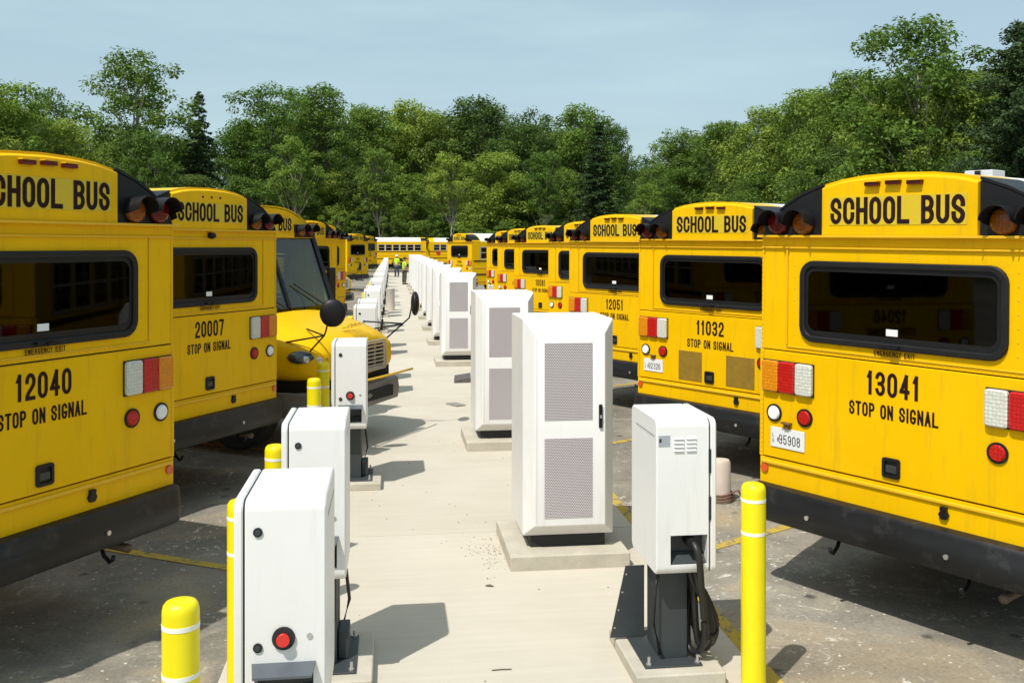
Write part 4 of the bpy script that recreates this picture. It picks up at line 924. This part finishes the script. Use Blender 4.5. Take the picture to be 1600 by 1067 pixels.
def tree_conifer(h, w, m, layers=24, pine=False):
    mb = MB(); mb.tube([(0,0,0),(.01*h,0,h*.5),(0,0,h*.985)], [.014*h,.009*h,.002*h], 8)
    cents, rads, cnt = [], [], []; nbr = layers*(9 if not pine else 6); sp_ = h/layers
    for i in range(nbr):
        t = ((i+random.random())/nbr)**.92; z = h*(.05+.93*t)+random.uniform(-.3,.3)*sp_
        R_ = (w/2*((1-t)**.85)*random.choice([.55,.75,.9,1,1,1.12])+.12) if not pine else w/2*(1-t**1.6)**.8*random.choice([.5,.7,.9,1,1.05])+.3
        a = i*2.399+random.uniform(-.4,.4); L = R_; steps = max(1, int(L/.5))
        lift = -.10-.10*random.random() if not pine else .10+.15*random.random()
        tip = Vector((L*math.cos(a), L*math.sin(a), z+L*lift)); mb.tube([(0,0,z), tip], [.0035*h*(1-t)+.012, .006], 4, cap=False)
        for j in range(steps):
            f = (j+.8)/steps; p = Vector((0,0,z)).lerp(tip, f); p.z -= (.05*f*f*L if not pine else 0)
            p += Vector((random.gauss(0,.12), random.gauss(0,.12), random.gauss(0,.08)))
            cents.append(tuple(p)); rads.append((.26+.34*(1-.5*f)*(1-t*.6))*random.uniform(.8,1.2) if not pine else random.uniform(.4,.75)); cnt.append(46 if not pine else 95)
    cents.append((0,0,h*.985)); rads.append(.25); cnt.append(30)
    cm = leaf_cloud('crown', cents, rads, cnt, .12 if not pine else .115, m, up=.5, flat=.38 if not pine else .62)
    tm = mb.build('trunk', BARK, None, smooth=True).data
    return tm, cm, h
proto_objs = []
V_ = {}
V_['round_mid'] = [tree_deciduous(18, 12, .12, 150, 150, .165, LEAF_MID, BARK) for _ in range(3)]
V_['round_dark'] = [tree_deciduous(18, 11.5, .12, 150, 150, .16, LEAF_DARK, BARK) for _ in range(2)]
V_['round_light'] = [tree_deciduous(17, 11.5, .12, 145, 150, .165, LEAF_LIGHT, BARK) for _ in range(2)]
V_['sparse'] = [tree_deciduous(20, 10.5, .2, 125, 210, .16, LEAF_MID, BARK_P, .5) for _ in range(2)]
V_['feather'] = [tree_deciduous(19, 10, .3, 115, 210, .145, LEAF_MID, BARK, .3, True) for _ in range(2)]
V_['tall_trunk'] = [tree_deciduous(15, 7, .5, 70, 170, .15, mm, BARK_P, .4, True) for mm in (LEAF_MID, LEAF_LIGHT)]
V_['bush'] = [tree_deciduous(8, 8.5, .02, 70, 150, .125, mm, BARK) for mm in (LEAF_MID, LEAF_LIGHT, LEAF_DARK)]
V_['spruce'] = [tree_conifer(18, 7.5, LEAF_FIR, 26), tree_conifer(18, 8.6, LEAF_FIR, 24)]
V_['pine'] = [tree_conifer(20, 10, LEAF_FIR, 22, True)]
for o in list(COL.objects):
    if o.name.split('.')[0] == 'trunk' and o.parent is None: bpy.data.objects.remove(o)
def plant(kind, px, d, h, label, group=None, wscale=1.0, variant=None, name=None):
    vs = V_[kind]; tm, cm, h0 = vs[(variant if variant is not None else random.randrange(len(vs))) % len(vs)]
    p = ray(px)*d; s = h/h0
    nm = name or {'spruce':'spruce_tree', 'pine':'pine_tree', 'bush':'shrub'}.get(kind, 'broadleaf_tree')
    t = empty(nm, (p.x, p.y, -.03), random.random()*6.28, label, 'shrub' if kind == 'bush' else 'tree', group); t.scale = (s*wscale*random.uniform(.94,1.06), s*wscale*random.uniform(.94,1.06), s)
    for n_, m_ in (('trunk', tm), ('crown', cm)):
        o = bpy.data.objects.new(n_, m_); COL.objects.link(o); o.parent = t
    return t
def hh(top, d): return CH+(Y0-top)/F*d
def fd(px):
    xs = [-300, 0, 250, 450, 650, 850, 1000, 1100, 1250, 1400, 1600, 1900]; ys = [80, 90, 106, 122, 140, 142, 142, 118, 92, 76, 64, 54]
    return float(np.interp(px, xs, ys))
NAMED = [
 ('round_light', 15, 135, .86, 'light green leafy tree at the far left edge, lit by the sun', 1.0),
 ('round_light', -70, 120, .84, 'leafy tree cut by the left edge of the picture', 1.0),
 ('sparse', 78, 142, 1.0, 'open crowned tree between the left edge tree and the tall airy tree', .75),
 ('round_light', 105, 195, .84, 'low light green tree above the near left bus roof', .9),
 ('sparse', 212, 84, .98, 'tall airy tree with pale trunk above the near left bus', 1.08),
 ('spruce', 311, 140, .95, 'slim dark conifer between the tall airy tree and the feathery trees', .85),
 ('feather', 412, 132, .93, 'tall feathery tree left of centre, left one of a pair', 1.05),
 ('feather', 493, 138, .95, 'tall feathery tree left of centre, right one of a pair', 1.1),
 ('round_mid', 570, 172, 1.0, 'rounded green tree right of the feathery pair', 1.0),
 ('round_light', 640, 168, .99, 'yellow green tree left of centre in the forest edge', .95),
 ('round_mid', 690, 182, .97, 'green tree between the yellow green tree and the tall centre tree', .9),
 ('round_dark', 745, 160, .97, 'tallest dark tree at the centre of the forest edge', 1.1),
 ('round_dark', 832, 178, 1.0, 'dark tree just right of the centre of the forest edge', .85),
 ('round_light', 908, 174, .99, 'light topped tree behind the layered conifer', .9),
 ('spruce', 934, 188, .82, 'broad layered conifer at the right end of the central forest', 1.25),
 ('sparse', 962, 196, 1.0, 'thin tree poking out right of the layered conifer', .55),
 ('round_mid', 1062, 208, 1.0, 'first rounded tree right of the sky gap', 1.0),
 ('round_mid', 1128, 197, .97, 'green tree second from the sky gap', .95),
 ('round_light', 1190, 176, .97, 'light green tree third from the sky gap', .95),
 ('round_light', 1262, 150, .97, 'light green tree left of the tall right hand tree', 1.0),
 ('round_mid', 1330, 122, .97, 'leafy tree leaning against the tall right hand tree', .9),
 ('sparse', 1432, 34, .9, 'tallest open crowned tree on the right against the sky', 1.3),
 ('round_light', 1395, 130, .9, 'light green tree in front of the tall right hand tree', .9),
 ('round_light', 1490, 128, .93, 'bright green tree between the tall tree and the dark pine', .85),
 ('pine', 1592, 30, .76, 'tall dark pine at the right edge of the picture', 1.1),
 ('round_mid', 1690, 90, .95, 'tree just outside the right edge behind the dark pine', 1.0),
]
for i, (k, px, top, f, lab, wsc) in enumerate(NAMED):
    d = fd(px)*f; plant(k, px, d, hh(top, d), lab, 'skyline trees of the forest edge', wsc, variant=i)
for i, (px, top, lab) in enumerate(((232, 205, 'slender pale trunked tree below the tall airy tree'), (458, 215, 'slender pale trunked tree below the feathery pair'), (592, 232, 'slender pale trunked tree below the yellow green tree'), (702, 240, 'slender pale trunked tree at the centre of the forest edge'), (852, 238, 'slender pale trunked tree left of the layered conifer'), (1010, 288, 'small slender tree standing in the sky gap'))):
    d = fd(px)*.765; plant('tall_trunk', px, d, hh(top, d), lab, 'slender trees in front of the forest', .9, variant=i)
# skyline of the mass behind and understorey in front
SKY = [(-300,140),(0,150),(100,182),(150,200),(260,200),(330,200),(400,188),(520,170),(600,174),(740,168),(880,180),(945,205),(980,250),(1025,255),(1060,214),(1200,184),(1300,140),(1400,105),(1500,115),(1700,95)]
def skyl(px): return float(np.interp(px, [a for a, b in SKY], [b for a, b in SKY]))
def zone(px):
    for lim, w in ((0, 'beyond the left edge'), (140, 'over the near left bus roof'), (270, 'over the second left bus roof'), (420, 'under the slim left conifer'), (540, 'under the pair of feathery trees'), (660, 'over the left end of the side-on buses'), (780, 'over the right end of the side-on buses'), (900, 'over the distant right buses'), (1010, 'by the broad layered conifer'), (1120, 'at the sky gap'), (1240, 'over the bus with vent screens'), (1380, 'over the near right bus sign'), (1500, 'under the tallest right tree'), (1610, 'by the dark pine at right')):
        if px < lim: return w
    return 'beyond the right edge'
for px in range(-260, 1990, 52):
    x = px+random.uniform(-18,18); d = fd(x)*random.uniform(1.07,1.14)
    if 965 < x < 1045: continue
    plant(random.choice(['round_mid','round_dark','round_light','round_mid']), x, d, hh(skyl(x)+random.uniform(0,24), d), 'leafy second row forest tree, '+zone(x), 'second row of forest trees', random.uniform(1.1,1.3))
for px in range(-260, 1990, 64):
    x = px+random.uniform(-20,20); d = fd(x)*random.uniform(.86,.92); k = random.choice(['round_mid','round_dark','round_light','round_mid','round_dark'])
    top = skyl(x)+(Y0-skyl(x))*random.uniform(.30,.52)
    plant(k, x, d, hh(top, d), 'lower front tree of the forest, '+zone(x), 'lower trees at the front of the forest', random.uniform(1.15,1.5))
for px in range(-100, 1720, 56):
    x = px+random.uniform(-20,20); d = fd(x)*random.uniform(.80,.85)
    plant('bush', x, d, random.uniform(3.6,6.8), 'leafy shrub at the foot of the forest, '+zone(x), 'shrubs at the foot of the forest', random.uniform(.9,1.25), variant=random.choice([0,0,1,2]))
for px in range(940, 1120, 22):
    d = 330+random.uniform(-15,15); plant(random.choice(['round_mid','round_dark']), px, d, hh(262+random.uniform(-6,10), d)*1.0, 'hazy distant tree low in the sky gap', 'distant trees in the sky gap', 1.2)

# ------------------------------------------------------------------ render settings
scene.render.engine = 'CYCLES'
scene.cycles.max_bounces = 8; scene.cycles.transparent_max_bounces = 16
scene.cycles.use_denoising = True
